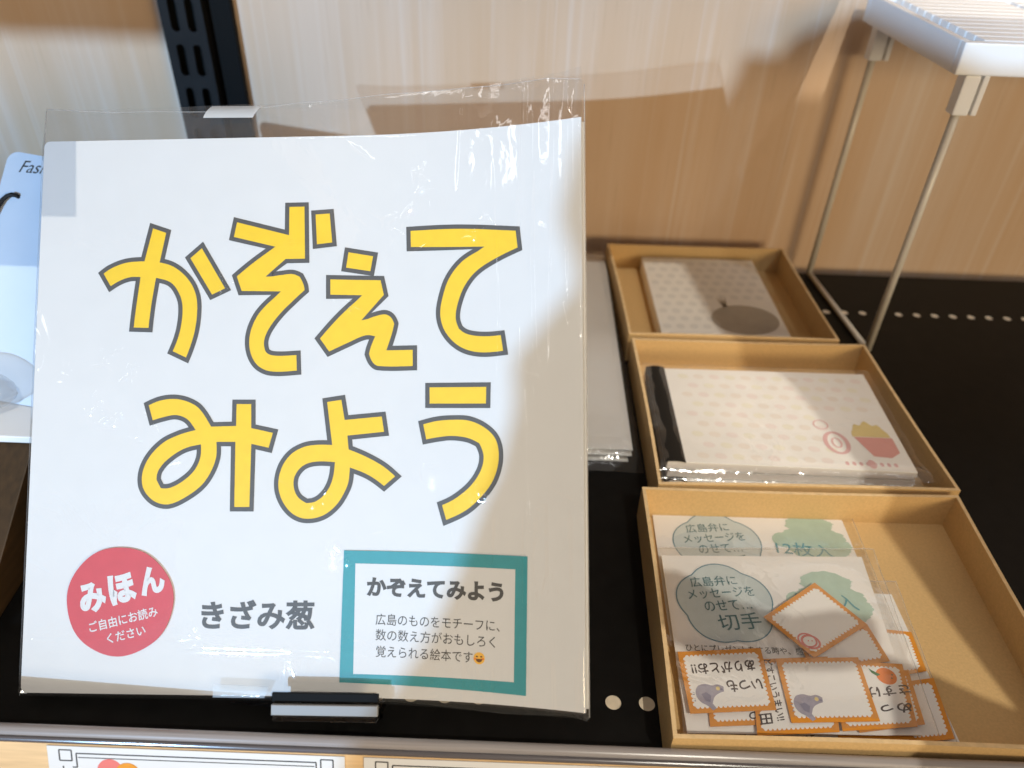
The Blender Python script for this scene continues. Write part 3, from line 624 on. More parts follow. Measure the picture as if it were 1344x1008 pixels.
# sealed seams: thin welded strands along the bag's edges
def strand(name, P, r, mat_):
    mb = MB(); mb.tube(P, r, 6); mb.build(name, mat_, bag, smooth=True)
strand('mouth_edge', [bs(u / 1000, lerp(u, TOPF) / 1000, (1.2 - 2.0 + 2.2 * noise.noise(Vector((u * 0.02, -1.19, 9))) + 3.0 * math.exp(-((u - 196) / 16) ** 2)) / 1000) for u in [i * 2.1 for i in range(101)]], 0.00016, tape_film)
strand('side_seam', [bs(-0.0012, v / 1000, -0.002) for v in range(-118, 107, 5)], 0.00022, tape_film)
strand('side_seam', [bs(0.2108, v / 1000, -0.002) for v in range(-118, 108, 5)], 0.00022, tape_film)
# tape tabs
def tab(Q, off, curl, name='tape_tab', mat_=None):
    v, f = [], []
    for j in range(9):
        for i in range(9):
            u, w = q4(Q, i / 8, j / 8); v.append(bs(u, w, off + curl * ((1 - j / 8) ** 2)))
    for j in range(8):
        for i in range(8): a = j * 9 + i; f.append((a, a + 1, a + 10, a + 9))
    obj(name, v, f, mat_ or tape_film, bag, smooth=True)
tab([(74.3, 99.9), (94.8, 100.6), (93.2, 104.7), (74.2, 104.7)], 0.0032, 0.0004)
tab([(66.5, -117.9), (86.5, -117.6), (84.0, -111.5), (64.6, -111.8)], 0.0034, -0.0035, mat_=white_tape)

# --- acrylic easel behind and under the book
ez = thing('acrylic_easel', 'small clear acrylic easel whose hooked lip holds the bottom of the bagged book', 'easel', (-0.077, 0.17, 0))
def eb(mb, u0, u1, v0, v1, o0, o1):
    fl = lambda u, v, o: Vector(RM @ np.array([u - 0.105, v, -o]) + TV)
    mb.box((u0, v0, o0), (u1, v1, o1), fn=fl)
mb = MB(); eb(mb, 0.076, 0.134, -0.095, 0.1175, -0.0105, -0.0082); mb.build('back_panel', acrylic, ez, bevel=0.0003)
mb = MB(); eb(mb, 0.0985, 0.1355, 0.1085, 0.1105, -0.0080, 0.0100); mb.build('ledge', acrylic, ez, bevel=0.0003)
mb = MB(); eb(mb, 0.0982, 0.1362, 0.1046, 0.1083, 0.0086, 0.0104); mb.build('front_lip', lip_plastic, ez, bevel=0.0003)
mb = MB(); eb(mb, 0.0978, 0.1360, 0.1012, 0.1043, 0.0070, 0.0084); mb.build('dark_reflection', slot_dark, ez, bevel=0.0002)  # dark bar: black reflection inside the clear lip, put into colour
mb = MB()
fl = lambda u, v, o: Vector(RM @ np.array([u - 0.105, v, -o]) + TV)
p = fl(0.105, 0.02, -0.0115); mb.box((p.x - 0.020, p.y, p.z), (p.x + 0.020, p.y + 0.0022, p.z + 0.002), fn=lambda x, y, z: (x, y + (p.z - z) * 0.0, z))
mb = MB(); b0 = Vector((p.x, p.y + 0.045, 0.001))
mb.box((-0.02, -0.0011, 0), (0.02, 0.0011, 1), fn=lambda x, y, z: Vector((p.x + x, b0.y + (p.y - b0.y) * z + y, b0.z + (p.z - b0.z) * z))); mb.build('prop_leg', acrylic, ez)

# ================================================================ copies lying flat behind
for k, (dx, dy, rz) in enumerate(((0, 0, 0.004), (0.0012, -0.0012, -0.006))):
    lab = ('flat white picture book lying on the shelf behind the bagged one, lower of two', 'flat white picture book lying on top of another one behind the bagged book')[k]
    x0, x1, y0, y1, z0 = -0.148 + dx, 0.0615 + dx, 0.2995 + dy, 0.5055 + dy, 0.0006 + 0.0050 * k
    t = thing('picture_book', lab, 'book', ((x0 + x1) / 2, (y0 + y1) / 2, z0), 'copies of the white picture book')
    mb = MB(); mb.box((x0, y0, z0), (x1, y1, z0 + 0.0006)); mb.build('back_cover', white_paper, t)
    mb = MB(); mb.box((x0 + .001, y0 + .001, z0 + .0007), (x1 - .001, y1 - .001, z0 + 0.0038)); mb.build('pages', page_paper, t)
    mb = MB(); mb.box((x0, y0, z0 + 0.0039), (x1, y1, z0 + 0.0045)); mb.build('cover', white_paper, t)
v, f = [], []
for i in range(31):
    for j in range(31):
        x = -0.152 + 0.221 * i / 30; y = 0.292 + 0.214 * j / 30
        e = min(1, (0.069 - x) / 0.006, (y - 0.292) / 0.006); z = 0.0115 * max(0, e) ** 0.6 + 0.0005 + 0.0005 * noise.noise(Vector((x * 60, y * 60, 0)))
        v.append((x, y, z))
for i in range(30):
    for j in range(30): a = i * 31 + j; f.append((a, a + 31, a + 32, a + 1))
tagged(obj('book_sleeve', v, f, sleeve_film, smooth=True), 'clear plastic sleeve over the flat white picture books behind the bagged one', 'sleeve')

# ================================================================ kraft boxes
def quad_box(name, label, Q, z0, z1, wall=0.0016):
    """Q: back-left, back-right, front-right, front-left outer corners"""
    c = sum((Vector((x, y, 0)) for x, y in Q), Vector()) / 4; t = thing(name, label, 'box', (c.x, c.y, z0), 'kraft trays in a row on the black shelf')
    def inset(d):
        out = []; n = 4
        for i in range(4):
            p = Vector(Q[i]); a = (Vector(Q[i - 1]) - p).normalized(); b = (Vector(Q[(i + 1) % 4]) - p).normalized()
            out.append(p + (a + b) * d)
        return out
    O, I = inset(0), inset(wall); mb = MB(); n = 12
    def wv(p, q, z, k):                               # walls bow a little, as folded board does
        r = p.lerp(q, k); d = (q - p).normalized(); nn = Vector((-d.y, d.x)); s = math.sin(math.pi * k) * 0.0007 * (z - z0) / (z1 - z0)
        return (r.x - nn.x * s, r.y - nn.y * s, z)
    for i in range(4):
        o0, o1, i0, i1 = O[i], O[(i + 1) % 4], I[i], I[(i + 1) % 4]
        for k in range(n):
            a, b = k / n, (k + 1) / n
            mb.add([wv(o0, o1, z0, a), wv(o0, o1, z0, b), wv(o0, o1, z1, b), wv(o0, o1, z1, a)], [(0, 1, 2, 3)], 0)
            mb.add([wv(i0, i1, z0 + .001, a), wv(i0, i1, z0 + .001, b), wv(i0, i1, z1, b), wv(i0, i1, z1, a)], [(3, 2, 1, 0)], 0)
            mb.add([wv(o0, o1, z1, a), wv(o0, o1, z1, b), wv(i0, i1, z1, b), wv(i0, i1, z1, a)], [(0, 1, 2, 3)], 1)
    w = obj('walls', mb.v, mb.f, [kraft, kraft_edge], t, fmat=mb.m)
    mb = MB(); mb.add([(p.x, p.y, z0 + 0.0012) for p in I] + [(p.x, p.y, z0) for p in I], [(0, 1, 2, 3), (7, 6, 5, 4)] + [(i, (i + 1) % 4, (i + 1) % 4 + 4, i + 4) for i in range(4)]); mb.build('base', kraft, t)
    return t
quad_box('kraft_box', 'kraft tray farthest back, nearest the wood wall, holding an onion print notepad', [(.0632, .5030), (.1884, .5055), (.1935, .3909), (.0681, .3894)], 0.0004, 0.0200)
quad_box('kraft_box', 'middle kraft tray holding a stack of notepads with black bound edges', [(.0693, .3850), (.2073, .3877), (.2128, .2677), (.0702, .2643)], 0.0004, 0.0200)
quad_box('kraft_box', 'front kraft tray by the price rail holding postcards and orange edged stamps', [(.0622, .2622), (.2104, .2646), (.2097, .1418), (.0600, .1412)], 0.0004, 0.0200)

# ================================================================ flat printed things
def frame_map(o, ux, uy):
    o, ux, uy = Vector(o), Vector(ux), Vector(uy); n = ux.cross(uy).normalized()
    n = n if n.z > 0 else -n
    return lambda x, y, off: o + ux * x + uy * y + n * off
def ngon(mb, pts, off, fn, mi=0):
    v, f = fill2d([pts]); mb.add([fn(x, y, off) for x, y in v], f, mi)
def ell(c, rx, ry, n=24, rot=0):
    return [(c[0] + rx * math.cos(a) * math.cos(rot) - ry * math.sin(a) * math.sin(rot), c[1] + rx * math.cos(a) * math.sin(rot) + ry * math.sin(a) * math.cos(rot)) for a in [2 * math.pi * k / n for k in range(n)]]
wxy = lambda z: (lambda x, y, off: Vector((x, y, z + off)))

# --- notepads
def notepad(label, Q, z0, z1, spine, deco):
    c = sum((Vector((*q, 0)) for q in Q), Vector()) / 4; t = thing('notepad', label, 'notepad', (c.x, c.y, z0), 'bagged notepads in the kraft trays')
    fl = lambda s, r, z: (Vector((*Q[3], 0)).lerp(Vector((*Q[2], 0)), s).lerp(Vector((*Q[0], 0)).lerp(Vector((*Q[1], 0)), s), r) + Vector((0, 0, z)))
    mb = MB(); mb.box((0, 0, z0), (1, 1, z1), fn=fl); mb.build('paper_block', pad_paper, t, bevel=0.0002)
    if spine:
        mb = MB(); n = 8; pr = []
        for k in range(n + 1): s = k / n; pr.append((-0.012 + s * 0.085, z1 + 0.0001 + 0.0012 * math.sin(math.pi * min(1, s * 1.0)) ** 0.7))
        v = [fl(s, r, z) for r in (-0.01, 1.008) for s, z in pr] ; m = n + 1
        mb.add(v, [(i, i + 1, i + 1 + m, i + m) for i in range(n)])
        mb.add([fl(-0.012, -0.01, z1), fl(-0.012, 1.008, z1), fl(-0.012, 1.008, z0), fl(-0.012, -0.01, z0)], [(0, 1, 2, 3)])
        mb.build('binding_strip', spine_black, t, smooth=False)
    if deco: deco(t, lambda x, y, off: fl(x, y, z1 + off))
    # its clear sleeve, puckered at the open right end
    v, f = [], []; N = 26
    for i in range(N + 1):
        for j in range(N + 1):
            s, r = -0.03 + 1.13 * i / N, -0.05 + 1.09 * j / N
            e = min(1, max(0, (1.10 - s) / 0.09), max(0, (r + 0.05) / 0.05)); z = z1 + 0.0010 + 0.0006 * noise.noise(Vector((s * 9, r * 9, z0 * 900))) - (1 - e) * (z1 - z0) * 0.75
            v.append(fl(s, r, z))
    for i in range(N):
        for j in range(N): a = i * (N + 1) + j; f.append((a, a + N + 1, a + N + 2, a + 1))
    obj('clear_sleeve', v, f, sleeve_film, t, smooth=True)
    return t
def deco_onion(t, fn):
    mb = MB()
    for i in range(9):
        for j in range(10):
            x, y = 0.06 + i * 0.105 + (0.05 if j % 2 else 0), 0.16 + j * 0.085
            if x > 0.96 or (x > 0.5 and y < 0.42): continue
            ngon(mb, ell((x, y), 0.034, 0.026), 0.0001, fn)
    mb.build('dot_pattern', pattern_grey, t)
    mb = MB(); ngon(mb, ell((0.70, 0.24), 0.27, 0.165, 40), 0.00015, fn)
    for a in (-0.5, -0.1, 0.3): ngon(mb, [(0.56, 0.38), (0.60, 0.38), (0.58 + 0.10 * math.sin(a), 0.50)], 0.0002, fn)
    mb.build('onion_print', grey_soft, t)
    mb = MB(); mb.add([fn(0.06, 0.055, .0002), fn(0.40, 0.055, .0002), fn(0.40, 0.10, .0002), fn(0.06, 0.10, .0002)], [(0, 1, 2, 3)]); mb.build('text_strip', pattern_grey, t)
notepad('notepad with a large grey onion print and dotted paper, in the farthest kraft tray', [(.0884, .4985), (.1663, .5000), (.1699, .3977), (.0904, .3939)], 0.0017, 0.0125, False, deco_onion)
def deco_pad(t, fn):
    mb = MB()
    for i in range(12):
        for j in range(9):
            x, y = 0.15 + i * 0.072 + (0.036 if j % 2 else 0), 0.07 + j * 0.105
            if (x > 0.70 and y < 0.5) or x > 0.97: continue
            ngon(mb, ell((x, y), 0.024, 0.028, 16, 0.4), 0.0001, fn, (i + j) % 3)
    mb.build('snack_pattern', [pattern_ink, M('faint_pink_ink', (0.83, 0.75, 0.72), .55, .35), M('faint_yellow_ink', (0.83, 0.80, 0.69), .55, .35)], t)
    mb = MB()
    c = (0.885, 0.30)                                  # carton of chips: generic red tub, yellow mound
    ngon(mb, [(c[0] - .075, c[1] + .01), (c[0] + .085, c[1] + .01), (c[0] + .085, c[1] - .13), (c[0] + .04, c[1] - .18), (c[0] - .03, c[1] - .17)], 0.00015, fn, 0)
    ngon(mb, [(c[0] + .08 * math.cos(a), c[1] + .015 + (.14 + .02 * math.sin(9 * a)) * math.sin(a)) for a in [math.pi * k / 20 for k in range(21)]], 0.0001, fn, 1)
    mb.build('snack_tub_print', [M('dusty_red_ink', (0.70, 0.34, 0.31), .55, .3), yellow_soft], t)
    mb = MB()
    v, f = ribbon2d(ell((0.725, 0.245), 0.045, 0.10), 0.018); mb.add([fn(x, y, 0.0002) for x, y in v], f)
    v, f = ribbon2d(ell((0.725, 0.245), 0.018, 0.045), 0.008); mb.add([fn(x, y, 0.00022) for x, y in v], f)
    v, f = ribbon2d(ell((0.69, 0.42), 0.03, 0.045, 16), 0.006); mb.add([fn(x, y, 0.00024) for x, y in v], f)
    for k in range(8): ngon(mb, ell((0.73 + k * 0.028, 0.055), 0.008, 0.018, 10), 0.0001, fn)
    ngon(mb, ell((0.83, 0.055), 0.017, 0.04, 14), 0.00015, fn)
    mb.build('pink_print', pink_ink, t)
Q2 = [(.0765, .3590), (.1981, .3606), (.1986, .2813), (.0772, .2825)]
def shift(Q, dx, dy): return [(x + dx, y + dy) for x, y in Q]
notepad('lowest of three notepads stacked in the middle kraft tray', shift(Q2, .0022, -.0012), 0.0017, 0.0063, True, None)
notepad('notepad in the middle of the stack of three in the middle kraft tray', shift(Q2, .0010, .0004), 0.0072, 0.0118, True, None)
notepad('topmost black bound notepad with red and yellow snack print in the middle kraft tray', Q2, 0.0127, 0.0178, True, deco_pad)

# --- packs of stamps: postcard sized sheet with printed bubble
def blob(c, rx, ry, seed, n=90, amp=0.10):
    return [(c[0] + rx * math.cos(a) * (1 + amp * noise.noise(Vector((math.cos(a) * 2.2 + seed, math.sin(a) * 2.2, 0)))*2 + .09 * noise.noise(Vector((math.cos(a) * 11 + seed, math.sin(a) * 11, 0)))), c[1] + ry * math.sin(a) * (1 + amp * noise.noise(Vector((math.cos(a) * 2.2 + seed, math.sin(a) * 2.2, 3)))*2)) for a in [2 * math.pi * k / n for k in range(n)]]
def cloud(c, rx, ry, n=96, ph=0.6):
    return [(c[0] + rx * r * math.cos(a), c[1] + ry * r * math.sin(a)) for a in [2 * math.pi * k / n for k in range(n)] for r in [0.90 + 0.10 * abs(math.sin(2.5 * a + ph))]]
def pack(label, z, corners, bub, blobc, tx, sleeve, note=None):
    P = [at(x, y, z) for x, y in corners]
    c = sum(P, Vector()) / 4; t = thing('stamp_pack', label, 'stamp pack', (c.x, c.y, z), 'packs of message stamps in the front tray')
    mb = MB(); n = 4
    mb.add([p for p in P] + [p - Vector((0, 0, 0.0005)) for p in P], [(0, 1, 2, 3), (7, 6, 5, 4)] + [(i, (i + 1) % 4, (i + 1) % 4 + 4, i + 4) for i in range(4)]); mb.build('sheet', card_white, t)
    fn = wxy(z)
    if bub:
        b = at(*bub, z); mb = MB(); cl = cloud((b.x + .0024, b.y), 0.0207, 0.0205); ngon(mb, cl, 0.0001, fn); bb = mb.build('speech_bubble', bubble_blue, t)
        mb = MB(); v, f = ribbon2d(cl, 0.0005); mb.add([fn(x, y, 0.00018) for x, y in v], f); mb.build('bubble_outline', line_blue, bb)
        mb = MB()
        for s, (dx, dy), w, h in (('広島弁に', (-.001, .0110), .0205, .0052), ('メッセージを', (.0012, .0050), .0290, .0052), ('のせて…', (.0030, -.0012), .0200, .0052), ('切手', (.0064, -.0092), .0180, .0080)):
            text_mb(mb, s, (b.x + dx, b.y + dy), w, h, rot=0.11, bold=0.004, fn=fn, off=0.00025)
        mb.build('bubble_lettering', text_teal, t)
    if blobc:
        g = at(*blobc, z); mb = MB(); ngon(mb, blob((g.x + .002, g.y - .002), .0155, .0105, 2.0), 0.0001, fn); ngon(mb, blob((g.x + 0.001, g.y + .009), .011, .006, 5.0), 0.00013, fn); ngon(mb, ell((g.x - .0135, g.y - .001), .005, .0045, 14), 0.00016, fn); mb.build('green_map', map_green, t)
        mb = MB(); q = at(*tx, z); text_mb(mb, '12枚入', (q.x, q.y), .0260, .0078, rot=-0.06, bold=0.0, fn=fn, off=0.0003); mb.build('count_lettering', M('teal_blue_ink', (0.06, 0.27, 0.33), .55, .3), t)
    if note:
        q = at(*note, z); mb = MB(); text_mb(mb, 'ひとにプレゼントをする時や、感謝', (q.x, q.y), .0500, .0033, rot=0.0, bold=0.006, fn=fn, off=0.0002); mb.build('note_lettering', ink_dark, t)
    if sleeve:
        S = [at(x, y, z) for x, y in sleeve[0]]; dz = sleeve[1]; v, f = [], []; N = 22
        for i in range(N + 1):
            for j in range(N + 1):
                p = S[0].lerp(S[1], i / N).lerp(S[3].lerp(S[2], i / N), j / N); e = min(1, 6 * (1 - i / N) + 0.15, 6 * j / N + 0.3, 6 * (1 - j / N) + .2)
                v.append(p + Vector((0, 0, 0.0006 + dz * e + 0.0007 * noise.noise(Vector((p.x * 90, p.y * 90, z * 500))))))
        for i in range(N):
            for j in range(N): a = i * (N + 1) + j; f.append((a, a + N + 1, a + N + 2, a + 1))
        o = obj('clear_sleeve', v, f, sleeve_film, t, smooth=True)
        mb = MB(); mb.tube([v[i * (N + 1)] for i in range(N + 1)], 0.00022, 6); mb.tube([v[N * (N + 1) + j] for j in range(N + 1)], 0.0002, 6); mb.build('sleeve_seam', tape_film, t)
    return t
pack('white stamp pack at the back of the front tray, half covered by another pack', 0.0030, [(856, 672), (1101, 673), (1168, 835), (880, 840)], (936, 717), (1065, 708), (1056, 722), ([(852, 668), (1112, 669), (1185, 845), (876, 850)], 0.0006))
pack('lowest stamp pack, peeking out on the right in the front tray', 0.0024, [(950, 770), (1170, 780), (1268, 992), (985, 1000)], None, None, None, ([(940, 762), (1175, 765), (1262, 995), (975, 1000)], 0.0012))
pack('uppermost stamp pack with speech bubble and twelve stamps fanned over it', 0.0062, [(868, 729), (1131, 731), (1210, 965), (902, 962)], (945, 791), (1088, 787), (1085, 789), ([(864, 722), (1145, 724), (1232, 968), (896, 966)], 0.0042), (982, 853))

# --- stamps
def bird(mb, fn, c, s, asp):
    T = lambda pts: [(c[0] + x * s, c[1] + y * s * asp) for x, y in pts]
    body = crom([(-.42, .15), (-.30, .34), (-.05, .40), (.22, .33), (.42, .36), (.62, .26), (.60, .08), (.40, .02), (.22, -.10), (.10, -.34), (.20, -.52), (.06, -.60), (-.10, -.42), (-.30, -.28), (-.42, -.08)])
    ngon(mb, T(body), 0.0003, fn, 0)
    ngon(mb, T(crom([(-.24, .02), (-.05, .08), (.10, -.06), (.02, -.30), (-.14, -.22)])), 0.0004, fn, 1)
    ngon(mb, T(ell((.40, .20), .075, .075, 12)), 0.0004, fn, 2); ngon(mb, T(ell((.53, .16), .05, .04, 10)), 0.00042, fn, 1)
    for y in (-.22, .02):
        ngon(mb, T([(-.58, y), (-.48, y + .03), (-.48, y - .02)]), 0.0003, fn, 1); ngon(mb, T([(-.56, y + .10), (-.48, y + .08), (-.48, y + .05)]), 0.0003, fn, 1)
def stamp(label, C, z, texts=(), icon=None):
    P = [at(x, y, z) for x, y in C]; c = sum(P, Vector()) / 4
    t = thing('message_stamp', label, 'stamp', (c.x, c.y, z), 'orange edged message stamps in the front tray')
    fl = lambda s, r, off: P[0].lerp(P[1], s).lerp(P[3].lerp(P[2], s), r) + Vector((0, 0, off))
    lw, lh = (P[1] - P[0]).length, (P[3] - P[0]).length
    mb = MB(); mb.box((0, 0, 0), (1, 1, 0.00022), fn=fl); mb.build('orange_border', orange_ink, t)
    ex, ey = 0.0025 / lw, 0.0025 / lh; ax, ay = 0.00085 / lw, 0.00085 / lh; nx, ny = max(4, round(lw / 0.0021)), max(4, round(lh / 0.0021)); pts = []
    def side(a, b, n, nx_, ny_):
        for k in range(n):
            for q, o in ((0.0, 0), (0.25, .85), (0.5, 1), (0.75, .85)):
                s = (k + q) / n; pts.append((a[0] + (b[0] - a[0]) * s + nx_ * o, a[1] + (b[1] - a[1]) * s + ny_ * o))
    side((ex, ey), (1 - ex, ey), nx, 0, -ay); side((1 - ex, ey), (1 - ex, 1 - ey), ny, ax, 0); side((1 - ex, 1 - ey), (ex, 1 - ey), nx, 0, ay); side((ex, 1 - ey), (ex, ey), ny, -ax, 0)
    mb = MB(); ngon(mb, pts, 0.00026, fl); mb.build('white_field', card_white, t)
    if texts:
        mb = MB()
        for s, (u, v), w, h, rot in texts:
            f2 = lambda x, y, off: fl(u + x / lw, v - y / lh, off)
            text_mb(mb, s, (0, 0), w, h, rot=rot, bold=0.022, fn=f2, off=0.0003)
        mb.build('handwriting', ink_brown, t)
    if icon == 'bird':
        mb = MB(); bird(mb, lambda x, y, off: fl(.25 + x / lw, .72 - y / lh, off), (0, 0), 0.0108, 1.0); mb.build('pigeon_print', [bird_grey, bird_dark, yellow_soft], t)
    if icon == 'bird2':
        mb = MB(); bird(mb, lambda x, y, off: fl(.22 + x / lw, .74 - y / lh, off), (0, 0), 0.0108, 1.0); mb.build('pigeon_print', [bird_grey, bird_dark, yellow_soft], t)
    if icon == 'orange':
        q = at(1163, 888, z); fw = lambda x, y, off: Vector((q.x + x, q.y + y, z + off)); mb = MB()
        ngon(mb, ell((0, 0), .0039, .0036, 24), .0003, fw, 0); ngon(mb, [(-.0060, .0032), (-.0048, .0022), (-.0022, .0006), (-.0036, -.0002), (-.0054, .0012)], .0004, fw, 1); ngon(mb, ell((.0018, -.0008), .0003, .0003, 8), .0004, fw, 1); ngon(mb, ell((.0024, .0006), .0003, .0003, 8), .0004, fw, 1); mb.build('mandarin_print', [fruit_orange, leaf_green], t)
    if icon == 'cake':
        q = at(1064, 843, z); fw = lambda x, y, off: Vector((q.x + x, q.y + y, z + off)); mb = MB()
        for rx, ry, w, dx in ((.0035, .0029, .0009, 0), (.0036, .0030, .0007, -.0012)):
            v, f = ribbon2d(ell((dx, dx * -.6), rx, ry, 28, -.3), w); mb.add([fw(x, y, .0003 - dx * .02) for x, y in v], f)
        ngon(mb, ell((.0006, .0004), .0003, .0003, 8), .0004, fw); ngon(mb, ell((-.0009, .0004), .0003, .0003, 8), .0004, fw); mb.build('round_cake_print', red_ink, t)
    return t
PI = math.pi
stamp('stamp at the bottom of the front tray with two short dark strokes', [(985, 930), (1110, 925), (1132, 985), (995, 982)], 0.0032, [('ニニ', (.5, .6), .012, .005, 0.4)])
stamp('orange edged stamp lying at the bottom right end of the stamp fan', [(1095, 920), (1183, 915), (1199, 971), (1100, 968)], 0.0044)
stamp('stamp sticking out under the right side of the uppermost pack, upper one', [(1150, 825), (1196, 830), (1216, 881), (1165, 890)], 0.0036)
stamp('stamp sticking out under the right side of the uppermost pack, lower one', [(1150, 900), (1225, 890), (1253, 970), (1170, 978)], 0.0040)
stamp('stamp mostly hidden under the left pigeon stamp, only its lower edge showing', [(925, 880), (1000, 876), (1011, 951), (932, 954)], 0.0070, [('つ', (.75, .84), .004, .003, PI)])
stamp('tilted blank stamp half hidden beneath the diamond turned stamp', [(1046, 835), (1138, 820), (1168, 868), (1066, 884)], 0.0073)
stamp('stamp whose corner juts out right from under the mandarin stamp', [(1110, 880), (1192, 880), (1214, 951), (1128, 962)], 0.0073)
stamp('stamp with a line of handwriting between the two pigeon stamps', [(985, 866), (1086, 862), (1102, 961), (994, 966)], 0.0079, [('どすこいうまい!!', (.26, .42), .026, .0036, -1.45), ('田', (.12, .80), .0042, .005, -1.5)])
stamp('stamp with a small mandarin print and upside down handwriting at the right', [(1088, 866), (1184, 872), (1204, 954), (1106, 960)], 0.0082, [('さすけ', (.72, .45), .017, .0048, PI + .1), ('めっこ', (.66, .73), .019, .0045, PI + .1)], 'orange')
stamp('blank stamp turned like a diamond with a small red round cake print', [(1002, 810), (1069, 765), (1138, 820), (1069, 864)], 0.0086, (), 'cake')
stamp('pigeon stamp with two lines of upside down handwriting at the left', [(889, 856), (998, 851), (1019, 932), (906, 937)], 0.0088, [('ありがとお!!', (.50, .30), .0255, .0050, PI + .03), ('いつも', (.70, .60), .0140, .0050, PI + .03)], 'bird')
stamp('large blank pigeon stamp in the middle of the fan, right of the written one', [(1018, 865), (1126, 863), (1155, 947), (1039, 949)], 0.0090, (), 'bird2')

# ================================================================ white display rack at the right
rk = thing('display_rack', 'white display rack with louvred top on thin wire legs against the wood wall', 'rack', (0.215, 0.41, 0))
ra = math.radians(5.6)
RO = Vector((0.2112, 0.4040, 0))
rk_ux, rk_uy = Vector((math.cos(-0.02), math.sin(-0.02) + 0.02, 0)), Vector((-math.sin(ra), math.cos(ra), 0))
fr = lambda x, y, z: RO + rk_ux * x + rk_uy * y + Vector((0, 0, z))
zt0, zt1 = 0.1697, 0.1850
mb = MB(); LX, LY = 0.26, 0.1075
mb.box((0, 0, zt0), (LX, 0.0045, zt1), fn=fr); mb.box((0, 0.0045, zt0), (0.0045, LY - .0045, zt1), fn=fr); mb.box((LX - .0045, 0.0045, zt0), (LX, LY - .0045, zt1), fn=fr); mb.box((0, LY - .0045, zt0), (LX, LY, zt1), fn=fr)
mb.build('rack_frame', white_plastic, rk, bevel=0.0009)
mb = MB(); mb.box((0.0047, 0.0047, zt1 - 0.0075), (LX - .0047, LY - .0047, zt1 - 0.0040), fn=fr); mb.build('rack_top', white_plastic, rk)
mb = MB()
for k in range(11):
    y0 = 0.0075 + k * 0.0085
    mb.box((0.013, y0, zt1 - 0.0038), (0.075, y0 + 0.0077, zt1 - 0.0003), fn=fr); mb.box((0.079, y0, zt1 - 0.0038), (0.16, y0 + 0.0077, zt1 - 0.0003), fn=fr)
mb.build('louvre', white_plastic, rk, bevel=0.0006)
def rod(x, y):
    b = fr(x, y, 0); pts = [fr(x, y, zt0 - 0.018), fr(x, y, 0.012), fr(x, y, 0.006), fr(x + .0, y + 0.001, 0.0030)]
    mb = MB(); mb.tube([fr(x, y, zt0 - 0.010), fr(x, y, 0.08), fr(x, y, 0.0024)], 0.0022, 12); mb.build('leg', wire_metal, rk, smooth=True)
    mb = MB(); mb.box((x - .0040, y - .0035, zt0 - 0.020), (x + .0040, y + .0035, zt0 - 0.0002), fn=fr); mb.build('leg_socket', white_plastic, rk, bevel=0.0008)
    mb = MB(); mb.box((x + .0056, y - .003, zt0 - 0.020), (x + .0085, y + .003, zt0 - 0.0002), fn=fr); mb.build('socket_clip', white_plastic, rk, bevel=0.0006)
rod(0.0105, 0.0045); rod(0.0095, 0.1005)
rod(LX - 0.012, 0.0045); rod(LX - 0.012, 0.1005)
mb = MB(); mb.tube([fr(0.0095, 0.1005, 0.0022), fr(0.0105, 0.0045, 0.0022)], 0.0017, 10); mb.build('floor_wire', wire_metal, rk, smooth=True)
mb = MB(); mb.tube([fr(LX - .012, 0.1005, 0.0022), fr(LX - .012, 0.0045, 0.0022)], 0.0017, 10); mb.build('floor_wire', wire_metal, rk, smooth=True)

# ================================================================ accessories at the far left
st = thing('display_stand', 'brown wooden display stand with a white top at the far left', 'stand', (-0.3, 0.3, 0))
mb = MB(); prof = [(0.172, 0.0005), (0.2515, 0.0462), (0.42, 0.0462), (0.42, 0.0005)]
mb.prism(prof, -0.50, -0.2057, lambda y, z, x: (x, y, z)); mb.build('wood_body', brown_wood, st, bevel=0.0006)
mb = MB(); mb.box((-0.50, 0.2475, 0.0464), (-0.2035, 0.42, 0.0500)); mb.build('white_top', white_plastic, st, bevel=0.0006)
ac = thing('accessory_card', 'pale blue rounded accessory card with script lettering and a black cord at far left', 'card', (-0.25, 0.30, 0.05))
ca, cr = math.radians(45), math.radians(8)
CTL = Vector((-0.237, 0.35, 0.135)); _dn = Vector((0, -math.sin(ca), -math.cos(ca))); _rt = Vector((1, 0, 0))
cdn = _dn * math.cos(cr) - _rt * math.sin(cr); crt = _rt * math.cos(cr) + _dn * math.sin(cr); cnn = crt.cross(-cdn)
cw, ch_, rc = 0.095, 0.114, 0.005
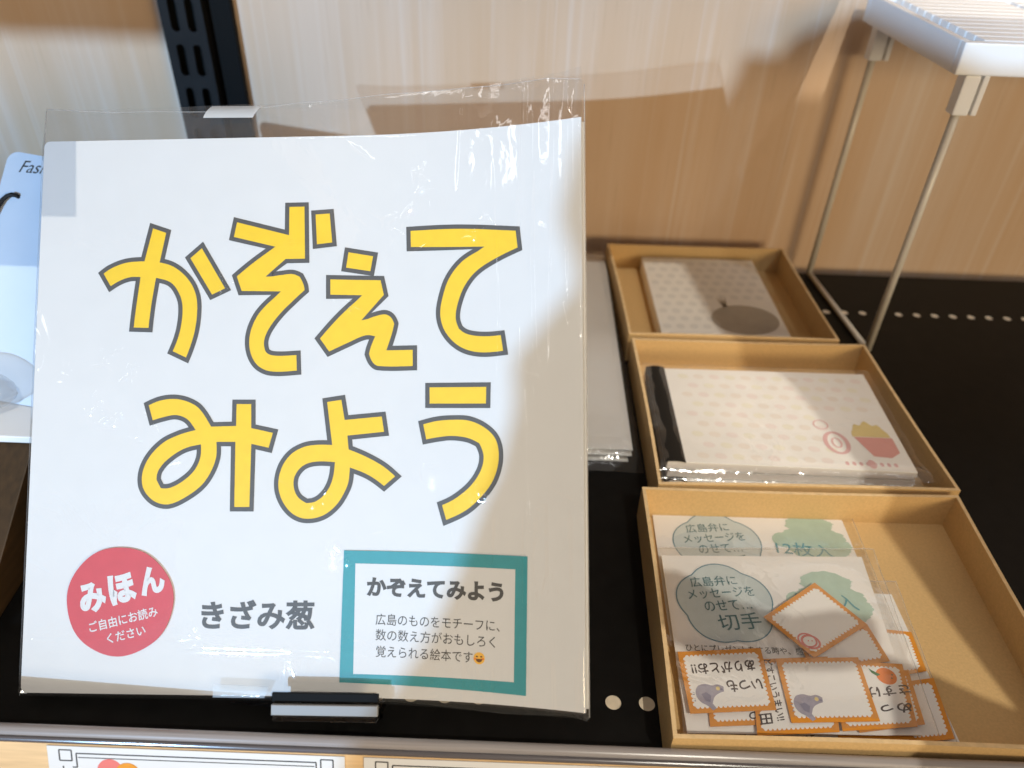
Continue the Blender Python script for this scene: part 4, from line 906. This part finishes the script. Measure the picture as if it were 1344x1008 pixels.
fcv = lambda x, y, off: CTL + crt * (x + cw) + cdn * (ch_ - y) + cnn * off
def onc(px, py):
    d = Vector(FWD + RGT * (px - 672) / FPX - UP * (py - 504) / FPX); o = Vector((0, 0, H)); t = (CTL - o).dot(cnn) / d.dot(cnn); q = o + d * t - CTL
    return (q.dot(crt) - cw, ch_ - q.dot(cdn))
cp = [(-cw, 0), (0, 0), (0, ch_ - rc)] + [(-rc + rc * math.cos(a), ch_ - rc + rc * math.sin(a)) for a in [PI / 2 * k / 6 for k in range(1, 7)]] + [(-cw + rc - rc * math.sin(a), ch_ - rc + rc * math.cos(a)) for a in [PI / 2 * k / 6 for k in range(0, 7)]]
mb = MB(); mb.prism(cp, -0.0006, 0, fcv); mb.build('card', pale_blue_card, ac)
tx0 = onc(27, 213); mb = MB(); text_mb(mb, 'Fashion', (tx0[0] + 0.0115, tx0[1] - 0.0008), 0.0230, 0.0058, rot=0.10, fn=fcv, off=0.0001, shear=0.45); mb.build('script_lettering', ink_dark, ac)
cpts = [onc(*p) for p in ((25, 259), (23, 257.5), (18, 257), (12, 259), (6, 264), (0, 273), (-6, 286), (-10, 305), (-14, 340))]
mb = MB(); mb.tube([fcv(x, y, 0.0016 if i > 1 else (-0.001, 0.001)[i]) for i, (x, y) in enumerate(cpts)], 0.0010, 8); mb.build('black_cord', cord_black, ac, smooth=True)
v, f = [], []; pz = at(4, 500, 0.075)
for i in range(17):
    for j in range(25):
        a = 2 * PI * j / 24; s = i / 16; r = 0.0115 * math.sin(PI * min(1, 0.08 + s * 0.92)) ** 0.55
        v.append(Vector((-0.213 + 0.0 - 0.05 * (1 - s), 0.262, 0.0625 + 0.001 * noise.noise(Vector((s * 6, a, 0))))) + Vector((0, r * math.cos(a), r * math.sin(a))))
for i in range(16):
    for j in range(24): a = i * 25 + j; f.append((a, a + 25, a + 26, a + 1))
tagged(obj('clear_pouch', v, f, pouch_film, smooth=True), 'small clear plastic pouch lying on the white stand top at the far left edge', 'pouch')
